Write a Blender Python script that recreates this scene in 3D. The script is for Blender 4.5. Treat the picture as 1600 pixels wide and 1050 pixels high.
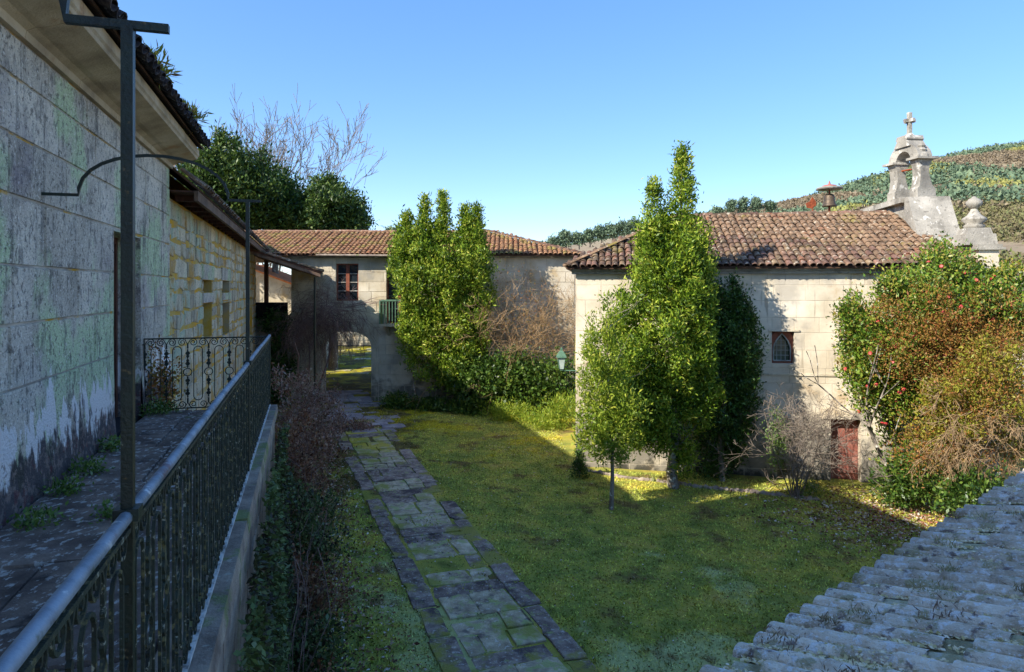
import bpy, bmesh, math, random
import numpy as np
from mathutils import Vector, Matrix, noise as mnoise

for _o in list(bpy.data.objects): bpy.data.objects.remove(_o)
SC = bpy.context.scene
COL = SC.collection
R = math.radians

# ---------------------------------------------------------------- camera, sky, sun, exposure
EYE = 5.4; FPX = 1067.0; HOR = 450.0           # eye height, focal length and horizon row of the 1600 px wide photograph
cam_d = bpy.data.cameras.new('camera'); cam = bpy.data.objects.new('camera', cam_d); COL.objects.link(cam)
cam.location = (0, 0, EYE); cam.rotation_euler = (R(90), 0, 0)
cam_d.sensor_width = 36; cam_d.lens = 36 * FPX / 1600; cam_d.shift_y = -(525 - HOR) / 1600
cam_d.clip_start = .05; cam_d.clip_end = 9000
SC.camera = cam

SUN_AZ = 58.0      # light travels this many degrees to the right of the view direction
SUN_EL = 36.0
W = bpy.data.worlds.new('World'); SC.world = W; W.use_nodes = True
_nt = W.node_tree; _bg = _nt.nodes['Background']
_sky = _nt.nodes.new('ShaderNodeTexSky'); _sky.sky_type = 'NISHITA'; _sky.sun_disc = False
_sky.sun_elevation = R(SUN_EL); _sky.sun_rotation = R(180 + SUN_AZ)
_sky.altitude = 300; _sky.air_density = .7; _sky.dust_density = .3; _sky.ozone_density = 1.6
_gm = _nt.nodes.new('ShaderNodeGamma'); _gm.inputs[1].default_value = .6; _hs = _nt.nodes.new('ShaderNodeHueSaturation'); _hs.inputs['Saturation'].default_value = 1.6; _hs.inputs['Hue'].default_value = .508
_nt.links.new(_sky.outputs[0], _gm.inputs[0]); _nt.links.new(_gm.outputs[0], _hs.inputs['Color']); _nt.links.new(_hs.outputs[0], _bg.inputs[0]); _bg.inputs[1].default_value = .15
LX, LY = math.sin(R(SUN_AZ)) * math.cos(R(SUN_EL)), math.cos(R(SUN_AZ)) * math.cos(R(SUN_EL))
sun_d = bpy.data.lights.new('sun', 'SUN'); sun = bpy.data.objects.new('sun', sun_d); COL.objects.link(sun)
sun_d.energy = 2.5; sun_d.angle = R(.5); sun_d.color = (1, .93, .82)
sun.rotation_euler = Vector((LX, LY, -math.sin(R(SUN_EL)))).to_track_quat('-Z', 'Y').to_euler()
sun.location = (-30, -30, 40)
SC.view_settings.view_transform = 'Standard'; SC.view_settings.look = 'None'
SC.view_settings.exposure = 1.86; SC.view_settings.gamma = 1

# ---------------------------------------------------------------- helpers
WL = {}
def c(h):
    h = h.lstrip('#'); o = []
    for i in (0, 2, 4):
        v = int(h[i:i+2], 16) / 255
        o.append(v / 12.92 if v <= .04045 else ((v + .055) / 1.055) ** 2.4)
    return (o[0], o[1], o[2], 1)

def P(px, py, Z):
    return Vector(((px - 800) / FPX * Z, Z, EYE - (py - HOR) / FPX * Z))
def G(x, y):
    return .25 - .02 * x + .008 * (y - 19)

def par(o, p):
    o.parent = p
    if p.name in WL: o.matrix_parent_inverse = Matrix.Translation(-WL[p.name])
def thing(name, label, cat, loc=(0, 0, 0), group=None, kind=None):
    o = bpy.data.objects.new(name, None); COL.objects.link(o); o.empty_display_size = .2
    o.location = loc; WL[o.name] = Vector(loc)
    return tag(o, label, cat, group, kind)
def tag(o, label, cat, group=None, kind=None):
    o['label'] = label; o['category'] = cat
    if group: o['group'] = group
    if kind: o['kind'] = kind
    return o
def mesh(name, V, F, smooth=False, tint=None):
    me = bpy.data.meshes.new(name)
    if isinstance(F, np.ndarray):
        V = np.ascontiguousarray(V, dtype=np.float32).reshape(-1, 3); k = F.shape[1]; n = len(F)
        me.vertices.add(len(V)); me.vertices.foreach_set('co', V.ravel())
        me.loops.add(n * k); me.loops.foreach_set('vertex_index', np.ascontiguousarray(F, dtype=np.int32).ravel())
        me.polygons.add(n); me.polygons.foreach_set('loop_start', np.arange(0, n * k, k, dtype=np.int32))
        me.update(calc_edges=True)
    else:
        me.from_pydata([tuple(v) for v in V], [], F); me.update()
    if tint is not None:
        at = me.attributes.new('tint', 'FLOAT', 'POINT'); at.data.foreach_set('value', np.ascontiguousarray(tint, dtype=np.float32))
    if smooth: me.polygons.foreach_set('use_smooth', np.ones(len(me.polygons), dtype=bool))
    return me
def link(name, me, mat=None, parent=None, M=None):
    o = bpy.data.objects.new(name, me); COL.objects.link(o)
    if mat and not me.materials: me.materials.append(mat)
    if M is not None: o.matrix_world = M
    if parent is not None: par(o, parent)
    return o
def mk(name, V, F, mat, parent=None, smooth=False, tint=None, base=None):
    if base is not None:
        V = np.asarray(V, dtype=float).reshape(-1, 3) - np.array(base)
    o = link(name, mesh(name, V, F, smooth, tint), mat, parent)
    if base is not None: o.location = base
    return o
class MB:
    """collects simple shapes into one mesh"""
    def __init__(s): s.v = []; s.f = []
    def add(s, V, F):
        n = len(s.v); s.v += [tuple(v) for v in V]; s.f += [tuple(i + n for i in f) for f in F]; return s
    def hexa(s, b, t):       # bottom quad, top quad
        return s.add(list(b) + list(t), [(3, 2, 1, 0), (4, 5, 6, 7), (0, 1, 5, 4), (1, 2, 6, 5), (2, 3, 7, 6), (3, 0, 4, 7)])
    def box(s, a0, a1, b0, b1, z0, z1, fr=None, ch=0):
        T = fr if fr else (lambda a, b, z: (a, b, z))
        return s.hexa([T(a0, b0, z0), T(a1, b0, z0), T(a1, b1, z0), T(a0, b1, z0)], [T(a0+ch, b0+ch, z1), T(a1-ch, b0+ch, z1), T(a1-ch, b1-ch, z1), T(a0+ch, b1-ch, z1)])
    def prism(s, poly, fn0, fn1):   # polygon of 2D points swept between two maps
        n = len(poly); V = [fn0(*p) for p in poly] + [fn1(*p) for p in poly]
        return s.add(V, [tuple(range(n))[::-1], tuple(range(n, 2*n))] + [(i, (i+1) % n, n + (i+1) % n, n + i) for i in range(n)])
    def lathe(s, prof, cen, n=14, sq=False):
        V = []; F = []
        for r, z in prof:
            for k in range(n):
                a = 2 * math.pi * (k + .5) / n
                V.append((cen[0] + r * math.cos(a), cen[1] + r * math.sin(a), cen[2] + z))
        for i in range(len(prof) - 1):
            for k in range(n): F.append((i*n + k, i*n + (k+1) % n, (i+1)*n + (k+1) % n, (i+1)*n + k))
        F.append(tuple(range(n))[::-1]); F.append(tuple(range((len(prof)-1)*n, len(prof)*n)))
        return s.add(V, F)
    def tube(s, pts, r, sides=6, flat=None):
        T = tubes_poly(pts, r, sides); return s.add(T[0].tolist(), T[1].tolist())
    def build(s, name, mat, parent=None, smooth=False, base=None):
        o = mk(name, s.v, s.f, mat, parent, smooth, base=base)
        return o
def tubes(p0, p1, r0, r1, sides=4):
    p0 = np.asarray(p0, float); p1 = np.asarray(p1, float); r0 = np.asarray(r0, float); r1 = np.asarray(r1, float)
    d = p1 - p0; d /= np.linalg.norm(d, axis=1, keepdims=True) + 1e-9
    up = np.where(np.abs(d[:, 2:3]) > .9, np.array([[1., 0, 0]]), np.array([[0, 0, 1.]]))
    x = np.cross(d, up); x /= np.linalg.norm(x, axis=1, keepdims=True) + 1e-9; y = np.cross(d, x)
    V = []
    for P_, r_ in ((p0, r0), (p1, r1)):
        for k in range(sides):
            a = 2 * math.pi * (k + .5) / sides
            V.append(P_ + r_[:, None] * (math.cos(a) * x + math.sin(a) * y))
    V = np.stack(V, 1); n = len(p0); base = (np.arange(n) * 2 * sides)[:, None]
    F = [np.array([k, (k+1) % sides, sides + (k+1) % sides, sides + k]) for k in range(sides)]
    if sides == 4: F += [np.array([0, 1, 2, 3]), np.array([7, 6, 5, 4])]
    F = np.concatenate([base + f[None] for f in F], 0)
    return V.reshape(-1, 3), F
def tubes_poly(pts, r, sides=6):
    """one continuous tube along a polyline; r number or list"""
    pts = [Vector(p) for p in pts]; n = len(pts); rr = r if isinstance(r, (list, tuple)) else [r] * n
    V = []; F = []; x = None
    for i, p in enumerate(pts):
        d = (pts[min(i+1, n-1)] - pts[max(i-1, 0)]).normalized()
        if x is None: x = d.cross(Vector((0, 0, 1)) if abs(d.z) < .9 else Vector((1, 0, 0))).normalized()
        else: x = (x - d * x.dot(d)).normalized()
        y = d.cross(x)
        for k in range(sides):
            a = 2 * math.pi * (k + .5) / sides; V.append(p + rr[i] * (math.cos(a) * x + math.sin(a) * y))
    for i in range(n - 1):
        for k in range(sides): F.append((i*sides + k, i*sides + (k+1) % sides, (i+1)*sides + (k+1) % sides, (i+1)*sides + k))
    F.append((sides-1, sides-2, 1, 0))
    F.append(((n-1)*sides, (n-1)*sides + 1, n*sides - 2, n*sides - 1))
    return np.array([tuple(v) for v in V]), np.array(F)

# ---------------------------------------------------------------- materials
def material(name, stops, scale=2.0, layers=(), rough=.9, bump=.3, bscale=25, rnd=.2, hue=0, metal=0, spec=.3, stretch=(1, 1, 1), detail=7, obj=False, tint=None):
    """stops: colour ramp over fractal noise; layers: (colour, scale, lo, hi[, opts]) laid over it"""
    m = bpy.data.materials.new(name); m.use_nodes = True; t = m.node_tree; N = t.nodes; L = t.links
    b = N['Principled BSDF']; b.inputs['Roughness'].default_value = rough; b.inputs['Metallic'].default_value = metal
    b.inputs['Specular IOR Level'].default_value = spec
    geo = N.new('ShaderNodeNewGeometry') if not obj else N.new('ShaderNodeTexCoord'); pos = geo.outputs['Position' if not obj else 'Object']
    def nz(sc, st=(1, 1, 1), det=detail, ro=.6, off=0):
        mp = N.new('ShaderNodeMapping'); L.new(pos, mp.inputs[0]); mp.inputs['Scale'].default_value = st; mp.inputs['Location'].default_value = (off, off*.7, off*1.3)
        n = N.new('ShaderNodeTexNoise'); n.inputs['Scale'].default_value = sc; n.inputs['Detail'].default_value = det; n.inputs['Roughness'].default_value = ro
        L.new(mp.outputs[0], n.inputs['Vector']); return n.outputs['Fac']
    rp = N.new('ShaderNodeValToRGB'); e = rp.color_ramp.elements
    stops = [(p, c(q) if isinstance(q, str) else q) for p, q in stops]
    e[0].position, e[0].color = stops[0]; e[1].position, e[1].color = stops[-1]
    for p, q in stops[1:-1]: k = e.new(p); k.color = q
    L.new(nz(scale, stretch), rp.inputs[0]); col = rp.outputs[0]
    if rnd or hue:
        oi = N.new('ShaderNodeObjectInfo'); hs = N.new('ShaderNodeHueSaturation')
        mr = N.new('ShaderNodeMapRange'); mr.inputs[3].default_value = 1 - rnd; mr.inputs[4].default_value = 1 + rnd
        L.new(oi.outputs['Random'], mr.inputs[0]); L.new(mr.outputs[0], hs.inputs['Value'])
        if hue:
            m1 = N.new('ShaderNodeMath'); m1.operation = 'MULTIPLY'; m1.inputs[1].default_value = 7.31; L.new(oi.outputs['Random'], m1.inputs[0])
            m2 = N.new('ShaderNodeMath'); m2.operation = 'FRACT'; L.new(m1.outputs[0], m2.inputs[0])
            mh = N.new('ShaderNodeMapRange'); mh.inputs[3].default_value = .5 - hue; mh.inputs[4].default_value = .5 + hue; L.new(m2.outputs[0], mh.inputs[0]); L.new(mh.outputs[0], hs.inputs['Hue'])
        L.new(col, hs.inputs['Color']); col = hs.outputs[0]
    for i, ly in enumerate(layers):
        lc, sc, lo, hi = ly[:4]; op = ly[4] if len(ly) > 4 else {}
        f = nz(sc, op.get('st', (1, 1, 1)), op.get('det', 6), op.get('ro', .62), 3.7 * (i + 1))
        if 'z' in op:          # height mask: 1 at z[0] fading to 0 at z[1], broken up by the noise
            sx = N.new('ShaderNodeSeparateXYZ'); L.new(pos, sx.inputs[0])
            mz = N.new('ShaderNodeMapRange'); mz.inputs[1].default_value = op['z'][0]; mz.inputs[2].default_value = op['z'][1]; mz.inputs[3].default_value = op.get('za', .35); mz.inputs[4].default_value = -op.get('zb', .5)
            L.new(sx.outputs[op.get('ax', 2)], mz.inputs[0]); ad = N.new('ShaderNodeMath'); ad.operation = 'ADD'; L.new(f, ad.inputs[0]); L.new(mz.outputs[0], ad.inputs[1]); f = ad.outputs[0]
        mr = N.new('ShaderNodeMapRange'); mr.interpolation_type = 'SMOOTHSTEP'; mr.inputs[1].default_value = lo; mr.inputs[2].default_value = hi; mr.inputs[4].default_value = op.get('a', 1)
        L.new(f, mr.inputs[0]); mx = N.new('ShaderNodeMix'); mx.data_type = 'RGBA'; L.new(mr.outputs[0], mx.inputs[0]); L.new(col, mx.inputs[6]); mx.inputs[7].default_value = c(lc) if isinstance(lc, str) else lc
        col = mx.outputs[2]
    if tint:
        ta = N.new('ShaderNodeAttribute'); ta.attribute_name = 'tint'; tm = N.new('ShaderNodeMapRange'); tm.inputs[3].default_value = tint[0]; tm.inputs[4].default_value = tint[1]
        th = N.new('ShaderNodeHueSaturation'); L.new(ta.outputs['Fac'], tm.inputs[0]); L.new(tm.outputs[0], th.inputs['Value']); L.new(col, th.inputs['Color']); col = th.outputs[0]
    L.new(col, b.inputs['Base Color'])
    if bump:
        bn = N.new('ShaderNodeBump'); bn.inputs['Strength'].default_value = bump; bn.inputs['Distance'].default_value = .03
        L.new(nz(bscale, det=5), bn.inputs['Height']); L.new(bn.outputs[0], b.inputs['Normal'])
    return m
def leafmat(name, cols, trans=.3, rough=.5, spec=.35):
    m = bpy.data.materials.new(name); m.use_nodes = True; t = m.node_tree; N = t.nodes; L = t.links
    b = N['Principled BSDF']; b.inputs['Roughness'].default_value = rough; b.inputs['Specular IOR Level'].default_value = spec
    at = N.new('ShaderNodeAttribute'); at.attribute_name = 'tint'
    rp = N.new('ShaderNodeValToRGB'); e = rp.color_ramp.elements
    st = [(i / (len(cols) - 1), c(q)) for i, q in enumerate(cols)]
    e[0].position, e[0].color = st[0]; e[1].position, e[1].color = st[-1]
    for p, q in st[1:-1]: k = e.new(p); k.color = q
    L.new(at.outputs['Fac'], rp.inputs[0]); L.new(rp.outputs[0], b.inputs['Base Color'])
    tr = N.new('ShaderNodeBsdfTranslucent'); L.new(rp.outputs[0], tr.inputs[0]); mx = N.new('ShaderNodeMixShader'); mx.inputs[0].default_value = trans
    L.new(b.outputs[0], mx.inputs[1]); L.new(tr.outputs[0], mx.inputs[2]); L.new(mx.outputs[0], N['Material Output'].inputs[0])
    return m
MT = {}
MT['wall1'] = material('grey_granite', [(.3, '#a49b8e'), (.5, '#cec5b6'), (.7, '#dfd6c6')], 1.6, [
    ('#c2d4a8', .8, .47, .58, dict(a=.88)), ('#6e6a66', 2.2, .54, .68, dict(st=(2, 2, .3), a=.85)), ('#57534f', 18, .53, .64, dict(a=.7)), ('#3f3c3a', 50, .57, .64, dict(a=.7)), ('#f2eee6', 34, .57, .64, dict(a=.7)), ('#7d6f86', .6, .56, .68, dict(a=.4)), ('#5d5a58', 9, .54, .66, dict(st=(1, 1, .5), a=.6)),
    ('#6d5c35', .9, .62, .74, dict(a=.6)), ('#9a7a2c', 1.7, .72, .78, dict(z=(7.4, 6.6), za=.10, zb=.25, a=.8)),
    ('#e9e6e4', 2.3, .53, .565, dict(z=(4.3, 4.95), za=.10, zb=.30, st=(1.4, 1.4, .6))), ('#3a3236', 3.4, .56, .66, dict(z=(3.85, 4.62), za=.26, zb=.24, a=.93, st=(1.5, 1.5, .6))), ('#8d7f78', 14, .56, .64, dict(z=(4.05, 4.75), za=.06, zb=.35, a=.75)), ('#6a2f33', 9, .60, .68, dict(z=(4.0, 4.6), za=.05, zb=.35, a=.5))], bump=.9, bscale=45, rnd=.18)
MT['mortar1'] = material('pale_mortar', [(.35, '#8c857c'), (.65, '#bdb5a8')], 3, [('#b8902f', 1.0, .55, .62), ('#2b2a2d', 2, .62, .7, dict(z=(4.05, 4.7), za=.3, zb=.3))], rnd=0)
MT['wall2'] = material('rubble_granite', [(.3, '#9c907c'), (.5, '#c6baa2'), (.7, '#d8cdb2')], 2.2, [
    ('#a3bca6', .9, .50, .62, dict(a=.6)), ('#b3862a', 1.2, .52, .62, dict(a=.75)), ('#4f4c4a', 2.4, .54, .68, dict(st=(1.5, 1.5, .3), a=.75)), ('#45423f', 26, .55, .64, dict(a=.7))], bump=.5, bscale=40, rnd=.22)
MT['mortar2'] = material('yellow_lichen_mortar', [(.35, '#9a8f78'), (.5, '#c09a3c'), (.62, '#b9a870'), (.72, '#bdb39c')], 1.0, [('#a39c8c', .7, .54, .62, dict(a=.85)), ('#cf9a1c', 1.6, .52, .62, dict(a=.85))], rnd=0, bump=.4)
MT['cream'] = material('cream_ashlar', [(.3, '#bcae94'), (.5, '#d8ccb5'), (.7, '#e6dcc8')], .9, [
    ('#b08f5c', .6, .58, .70, dict(a=.75)), ('#a39c90', .5, .55, .66, dict(a=.6)), ('#8f8678', 1.3, .60, .75, dict(st=(1.6, 1.6, .4), a=.6)), ('#77706a', 45, .62, .70, dict(a=.35)),
    ('#8a7c68', 2.4, .56, .68, dict(st=(2, 2, .25), a=.6)), ('#77726a', 1.1, .50, .68, dict(z=(.6, 3.6), za=.26, zb=.26, a=.85)), ('#35352f', 1.8, .58, .72, dict(z=(.0, 1.6), za=.25, zb=.35, a=.9))], bump=.3, bscale=45, rnd=.07)
MT['cream_mortar'] = material('cream_mortar', [(.35, '#a89e8b'), (.65, '#d0c5b0')], 2, rnd=0)
MT['farstone'] = material('warm_ashlar', [(.3, '#a2957c'), (.5, '#c6b99f'), (.7, '#d8cfbb')], 1.0, [
    ('#b08f55', .8, .56, .70, dict(a=.7)), ('#8e8d88', 1.0, .50, .66, dict(a=.5)), ('#5d5b58', 1.5, .58, .74, dict(st=(1.5, 1.5, .4), a=.6)),
    ('#4e4f4a', 1.2, .55, .72, dict(z=(.6, 3.4), za=.25, zb=.3, a=.8))], bump=.4, bscale=35, rnd=.14)
MT['render'] = material('stained_limewash', [(.3, '#a89f8e'), (.6, '#d5ccb9')], .9, [('#7c7265', 1.6, .55, .7, dict(st=(1, 1, .4), a=.7))], rnd=0)
MT['white_granite'] = material('weathered_white_granite', [(.3, '#7a766e'), (.5, '#999489'), (.7, '#b5afa3')], 1.4, [
    ('#6a665e', 2.2, .54, .68, dict(a=.7)), ('#5a564f', 9, .57, .66, dict(a=.6)), ('#d8d4ca', 4, .58, .66, dict(a=.7)), ('#8b8a5a', 3, .66, .74, dict(a=.6))], bump=.5, bscale=22, rnd=.05)
MT['cornice'] = material('brown_cornice_stone', [(.3, '#8b7c68'), (.5, '#b5a489'), (.7, '#cbbda5')], 1.6, [('#a06a2c', 1.2, .60, .72, dict(a=.6)), ('#2f2b28', 1.8, .58, .72, dict(a=.7))], bump=.4, bscale=40, rnd=.1)
TILE_L = [('#96583e', 1.1, .60, .70, dict(a=.55)), ('#b9b09d', 7, .57, .66, dict(a=.75)), ('#43392f', 4, .55, .66, dict(a=.8)), ('#7a7034', 1.3, .58, .70, dict(a=.7)), ('#cfc8ba', 22, .62, .68, dict(a=.6))]
MT['tile'] = material('old_clay_tile', [(.3, '#4a3c31'), (.5, '#6a5342'), (.7, '#836a55')], 3.0, TILE_L, bump=.4, bscale=40, rnd=.32, hue=.02)
MT['tile_far'] = material('mossy_clay_tile', [(.3, '#664c3a'), (.5, '#90694d'), (.7, '#a98763')], 4, [('#8f8746', 1.5, .5, .62, dict(a=.75)), ('#55483b', 4, .55, .68, dict(a=.6)), ('#b0583a', .9, .62, .70, dict(a=.75)), ('#c7bfa8', 9, .60, .68, dict(a=.6))], bump=.4, bscale=30, rnd=0)
MT['tile_orange'] = material('orange_clay_tile', [(.3, '#b5653a'), (.7, '#d9874f')], 2.5, bump=.3, rnd=.1)
MT['tile_dark'] = material('blackened_tile', [(.3, '#1e1c1e'), (.55, '#3a3436'), (.75, '#6a605c')], 6, [('#8b8a86', 14, .6, .68, dict(a=.7))], bump=.5, bscale=50, rnd=.2)
MT['tile_frost'] = material('frosted_lichen_tile', [(.3, '#c0a98f'), (.5, '#e6d2b8'), (.68, '#f5e8d2')], 6, [('#f0ede8', 12, .53, .60, dict(a=.85)), ('#a89d72', 4.2, .54, .62, dict(a=.8)), ('#6d5c5a', 7, .58, .66, dict(a=.8)), ('#f3f1ee', 40, .58, .64, dict(a=.7))], bump=1.0, bscale=45, rnd=.15)
MT['bed'] = material('mossy_tile_bed', [(.3, '#857c5c'), (.5, '#b0a883'), (.7, '#cfc9b4')], 5, [('#c4c4c0', 7, .56, .66, dict(a=.7)), ('#4a3a35', 3, .6, .7)], bump=.7, bscale=50, rnd=0)
MT['dark_bed'] = material('dark_tile_bed', [(.3, '#35261e'), (.7, '#5c4435')], 3, bump=.4, rnd=0)
MT['iron'] = material('green_painted_iron', [(.35, '#0d1511'), (.6, '#18271e')], 8, [('#6d5a35', 22, .62, .70, dict(a=.7)), ('#97a08d', 30, .66, .72, dict(a=.7))], rough=.45, bump=.2, bscale=80, rnd=.1, spec=.5)
MT['iron2'] = material('lichened_iron', [(.35, '#1a211c'), (.6, '#2c362c')], 9, [('#6f6a45', 20, .56, .64, dict(a=.8)), ('#a4a695', 34, .60, .68, dict(a=.8))], rough=.6, bump=.35, bscale=80, rnd=.15, spec=.4)
MT['handrail'] = material('worn_metal_handrail', [(.35, '#59646f'), (.6, '#8d99a6')], 7, [('#5c2f35', 4, .60, .68, dict(a=.7)), ('#4e5a44', 5, .58, .66, dict(a=.7)), ('#d8dcdc', 16, .60, .68, dict(a=.7))], rough=.5, metal=.3, bump=.15, bscale=90, rnd=0, spec=.5)
MT['wood'] = material('dark_brown_wood', [(.3, '#3a2620'), (.6, '#5f3d30')], 5, rough=.7, stretch=(6, 6, 1), rnd=.1)
MT['beam'] = material('weathered_beam', [(.3, '#4a3b34'), (.6, '#77604f')], 3, rough=.8, rnd=.12)
MT['redwood'] = material('red_brown_window_wood', [(.3, '#6e3c2c'), (.6, '#8f523c')], 6, rough=.6, rnd=.08)
MT['reddoor'] = material('faded_red_paint', [(.3, '#7a463c'), (.5, '#985f52'), (.7, '#ab7a6c')], 2.5, [('#6a4038', 4, .58, .7, dict(st=(1, 1, .3), a=.7))], rough=.75, bump=.2, rnd=.1)
MT['greenpaint'] = material('green_paint', [(.3, '#41604c'), (.6, '#5d7f68')], 3, [('#8b9a86', 9, .6, .7, dict(a=.6))], rough=.6, rnd=.05)
MT['glass'] = material('window_glass', [(.3, '#14181c'), (.6, '#1f262c')], 1.5, rough=.06, bump=0, rnd=.2, spec=.8)
MT['lampglass'] = material('pale_lamp_glass', [(.3, '#9fb0a4'), (.6, '#c9d6cb')], 6, rough=.2, bump=0, rnd=.05, spec=.6)
MT['lead'] = material('pale_lead_strip', [(.3, '#7d827c'), (.6, '#a3a8a2')], 9, rnd=0)
MT['dark'] = material('dark_interior', [(.3, '#0d0d0e'), (.6, '#18171a')], 3, rnd=0)
MT['bronze'] = material('bronze_bell', [(.3, '#3b342d'), (.6, '#655646')], 5, [('#6f7f6b', 6, .6, .7)], rough=.5, metal=.4, rnd=0)
MT['rust'] = material('rusted_iron', [(.3, '#5f2d1c'), (.6, '#9a4f30')], 12, rough=.9, rnd=.1)
MT['bark'] = material('grey_bark', [(.3, '#5a5148'), (.6, '#8d8376')], 6, [('#b9b9ac', 7, .56, .64)], stretch=(1, 1, .3), rnd=.1, bump=.5)
MT['twig_tan'] = material('tan_twigs', [(.3, '#7d6548'), (.6, '#b09470')], 2.5, rnd=0, bump=0)
MT['twig_grey'] = material('grey_twigs', [(.3, '#5d534a'), (.6, '#8c7f71')], 2.5, rnd=0, bump=0)
MT['twig_purple'] = material('purple_brown_twigs', [(.3, '#5d4844'), (.6, '#937a72')], 2.5, rnd=0, bump=0)
MT['slab'] = material('dark_edging_slab', [(.3, '#5f4f48'), (.5, '#88766c'), (.7, '#b0a08f')], 5, [('#cfcac2', 16, .57, .64, dict(a=.6)), ('#3c3237', 2.4, .52, .64, dict(a=.7)), ('#97a064', 6, .57, .66, dict(a=.75)), ('#8d8a3a', 1.1, .51, .60, dict(a=.88))], bump=.7, bscale=30, rnd=.2)
MT['slab_moss'] = material('mossy_inner_slab', [(.3, '#84745f'), (.5, '#b0a085'), (.7, '#cfc1a2')], 5, [('#55494c', 2.6, .55, .66, dict(a=.75)), ('#d8d4c8', 14, .58, .66, dict(a=.6)), ('#a3ab6c', 4.5, .52, .62, dict(a=.85)), ('#8c9040', 1.0, .50, .60, dict(a=.9)), ('#b3a52a', .8, .53, .62, dict(z=(22, 14), ax=1, za=.05, zb=.2, a=.8))], bump=.7, bscale=30, rnd=.15)
MT['slab_pale'] = material('pale_threshold_stone', [(.3, '#7b7176'), (.5, '#9d9396'), (.7, '#b6adaa')], 2.5, [('#6f7436', 1.6, .6, .7, dict(a=.9))], bump=.4, bscale=30, rnd=.16)
MT['floor'] = material('stained_balcony_stone', [(.3, '#4a3d38'), (.5, '#6f6058'), (.7, '#978578')], 3, [('#c9c5c0', 16, .55, .62, dict(st=(1.2, .8, 1), a=.75)), ('#a39c98', 3, .60, .68, dict(a=.6)), ('#5f6b3a', 2.2, .64, .72, dict(a=.8)), ('#1c191e', 2, .58, .7, dict(a=.8))], bump=.6, bscale=40, rnd=.15)
MT['kerb'] = material('lichened_kerb_stone', [(.3, '#6d5f55'), (.5, '#96877a'), (.7, '#b5a693')], 4, [('#6f7b45', 2.2, .54, .64, dict(a=.85)), ('#a8a79c', 14, .6, .68, dict(a=.7))], bump=.5, bscale=40, rnd=.15)
MT['frostline'] = material('white_lichen_strip', [(.35, '#77726d'), (.55, '#c9c9c6')], 14, rnd=0)
GROUND_ST = [(.3, '#6c7238'), (.45, '#8c9044'), (.58, '#a69f48'), (.72, '#b09a54')]
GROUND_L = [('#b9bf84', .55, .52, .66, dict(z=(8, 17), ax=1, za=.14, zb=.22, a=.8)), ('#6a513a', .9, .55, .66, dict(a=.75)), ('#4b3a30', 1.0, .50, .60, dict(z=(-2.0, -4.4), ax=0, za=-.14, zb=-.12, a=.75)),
            ('#b0a420', .7, .52, .64, dict(z=(26, 15), ax=1, za=.06, zb=.2, a=.75)), ('#a9ad9c', 38, .66, .70, dict(a=.7)), ('#2c331b', 9, .60, .70, dict(a=.7)), ('#6b4a34', 26, .64, .70, dict(a=.7))]
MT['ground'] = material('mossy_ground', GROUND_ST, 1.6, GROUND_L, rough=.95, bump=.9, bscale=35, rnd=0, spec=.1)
MT['grassblade'] = material('short_moss_grass', [(.3, '#7c863e'), (.45, '#9ca44a'), (.58, '#b4ae4e'), (.72, '#c0aa58')], 1.6, GROUND_L[:4], rough=.9, bump=0, rnd=0, spec=.15, tint=(.6, 2.1))
MT['hill'] = material('hillside_scrub', [(.3, '#75674f'), (.45, '#857661'), (.6, '#8c8066'), (.72, '#777452')], .018, [('#6f5f4c', .12, .52, .66, dict(a=.7)), ('#a5a077', .01, .60, .68, dict(a=.6)), ('#6a684c', .5, .55, .68, dict(a=.6))], bump=0, rnd=0)
LM = {}
LM['laurel'] = leafmat('laurel_leaves', ['#22380f', '#456219', '#739024', '#a3b33a', '#c4bd55'], .32)
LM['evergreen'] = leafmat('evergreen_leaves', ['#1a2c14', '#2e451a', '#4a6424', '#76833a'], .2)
LM['hedgemix'] = leafmat('mixed_hedge_leaves', ['#2a2320', '#3f3a2a', '#4d5c30', '#6a7d45', '#7d8a70'], .2)
LM['rustbrown'] = leafmat('russet_withered_leaves', ['#3d2a22', '#6a4430', '#8d5c40', '#a3866a', '#77753f'], .2)
LM['laurel_shade_dark'] = leafmat('shade_dark_evergreen_leaves', ['#1c3012', '#2f4a1c', '#456427', '#5c7a32'], .2)  # shade on the evergreens is put into these dark leaf colours
LM['bright'] = leafmat('young_yellow_green_leaves', ['#4b6a1e', '#76902a', '#9cab38', '#b7b64a'], .4)
LM['camellia'] = leafmat('glossy_camellia_leaves', ['#243a10', '#42601a', '#668526', '#97943a', '#8d5a38'], .2, rough=.45, spec=.45)
LM['yellow'] = leafmat('yellow_green_leaves', ['#5f6d22', '#858f2c', '#a8a23a', '#8d6a3a', '#6a5030'], .4)
LM['rustleaf'] = leafmat('rusty_small_leaves', ['#6a4028', '#9a5c34', '#a8803e', '#7d7a34', '#5a6a28'], .35)
LM['scrub'] = leafmat('hillside_scrub_leaves', ['#5a543e', '#6f664a', '#74744a', '#5a6844'], .05, rough=.9)
LM['drybrown'] = leafmat('dry_brown_leaves', ['#4a332c', '#704d40', '#946f5f', '#b09c8e', '#6c703c'], .15)
LM['ivy'] = leafmat('ivy_leaves', ['#1d2f12', '#34511d', '#55702a', '#7d8b3a'], .2, rough=.4)
LM['weed'] = leafmat('weed_leaves', ['#3b5a24', '#55772f', '#7b9148', '#8fa08c'], .3)
LM['wood_green'] = leafmat('pine_wood', ['#4a6050', '#5a6f58', '#697c60', '#7a8868'], .05, rough=.9)
LM['wood_yellow'] = leafmat('mimosa_wood', ['#7a8250', '#8f9052', '#a39c58'], .05, rough=.9)
LM['wood_brown'] = leafmat('bare_wood', ['#6d6252', '#7d705c', '#8a7f66'], .05, rough=.9)
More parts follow.
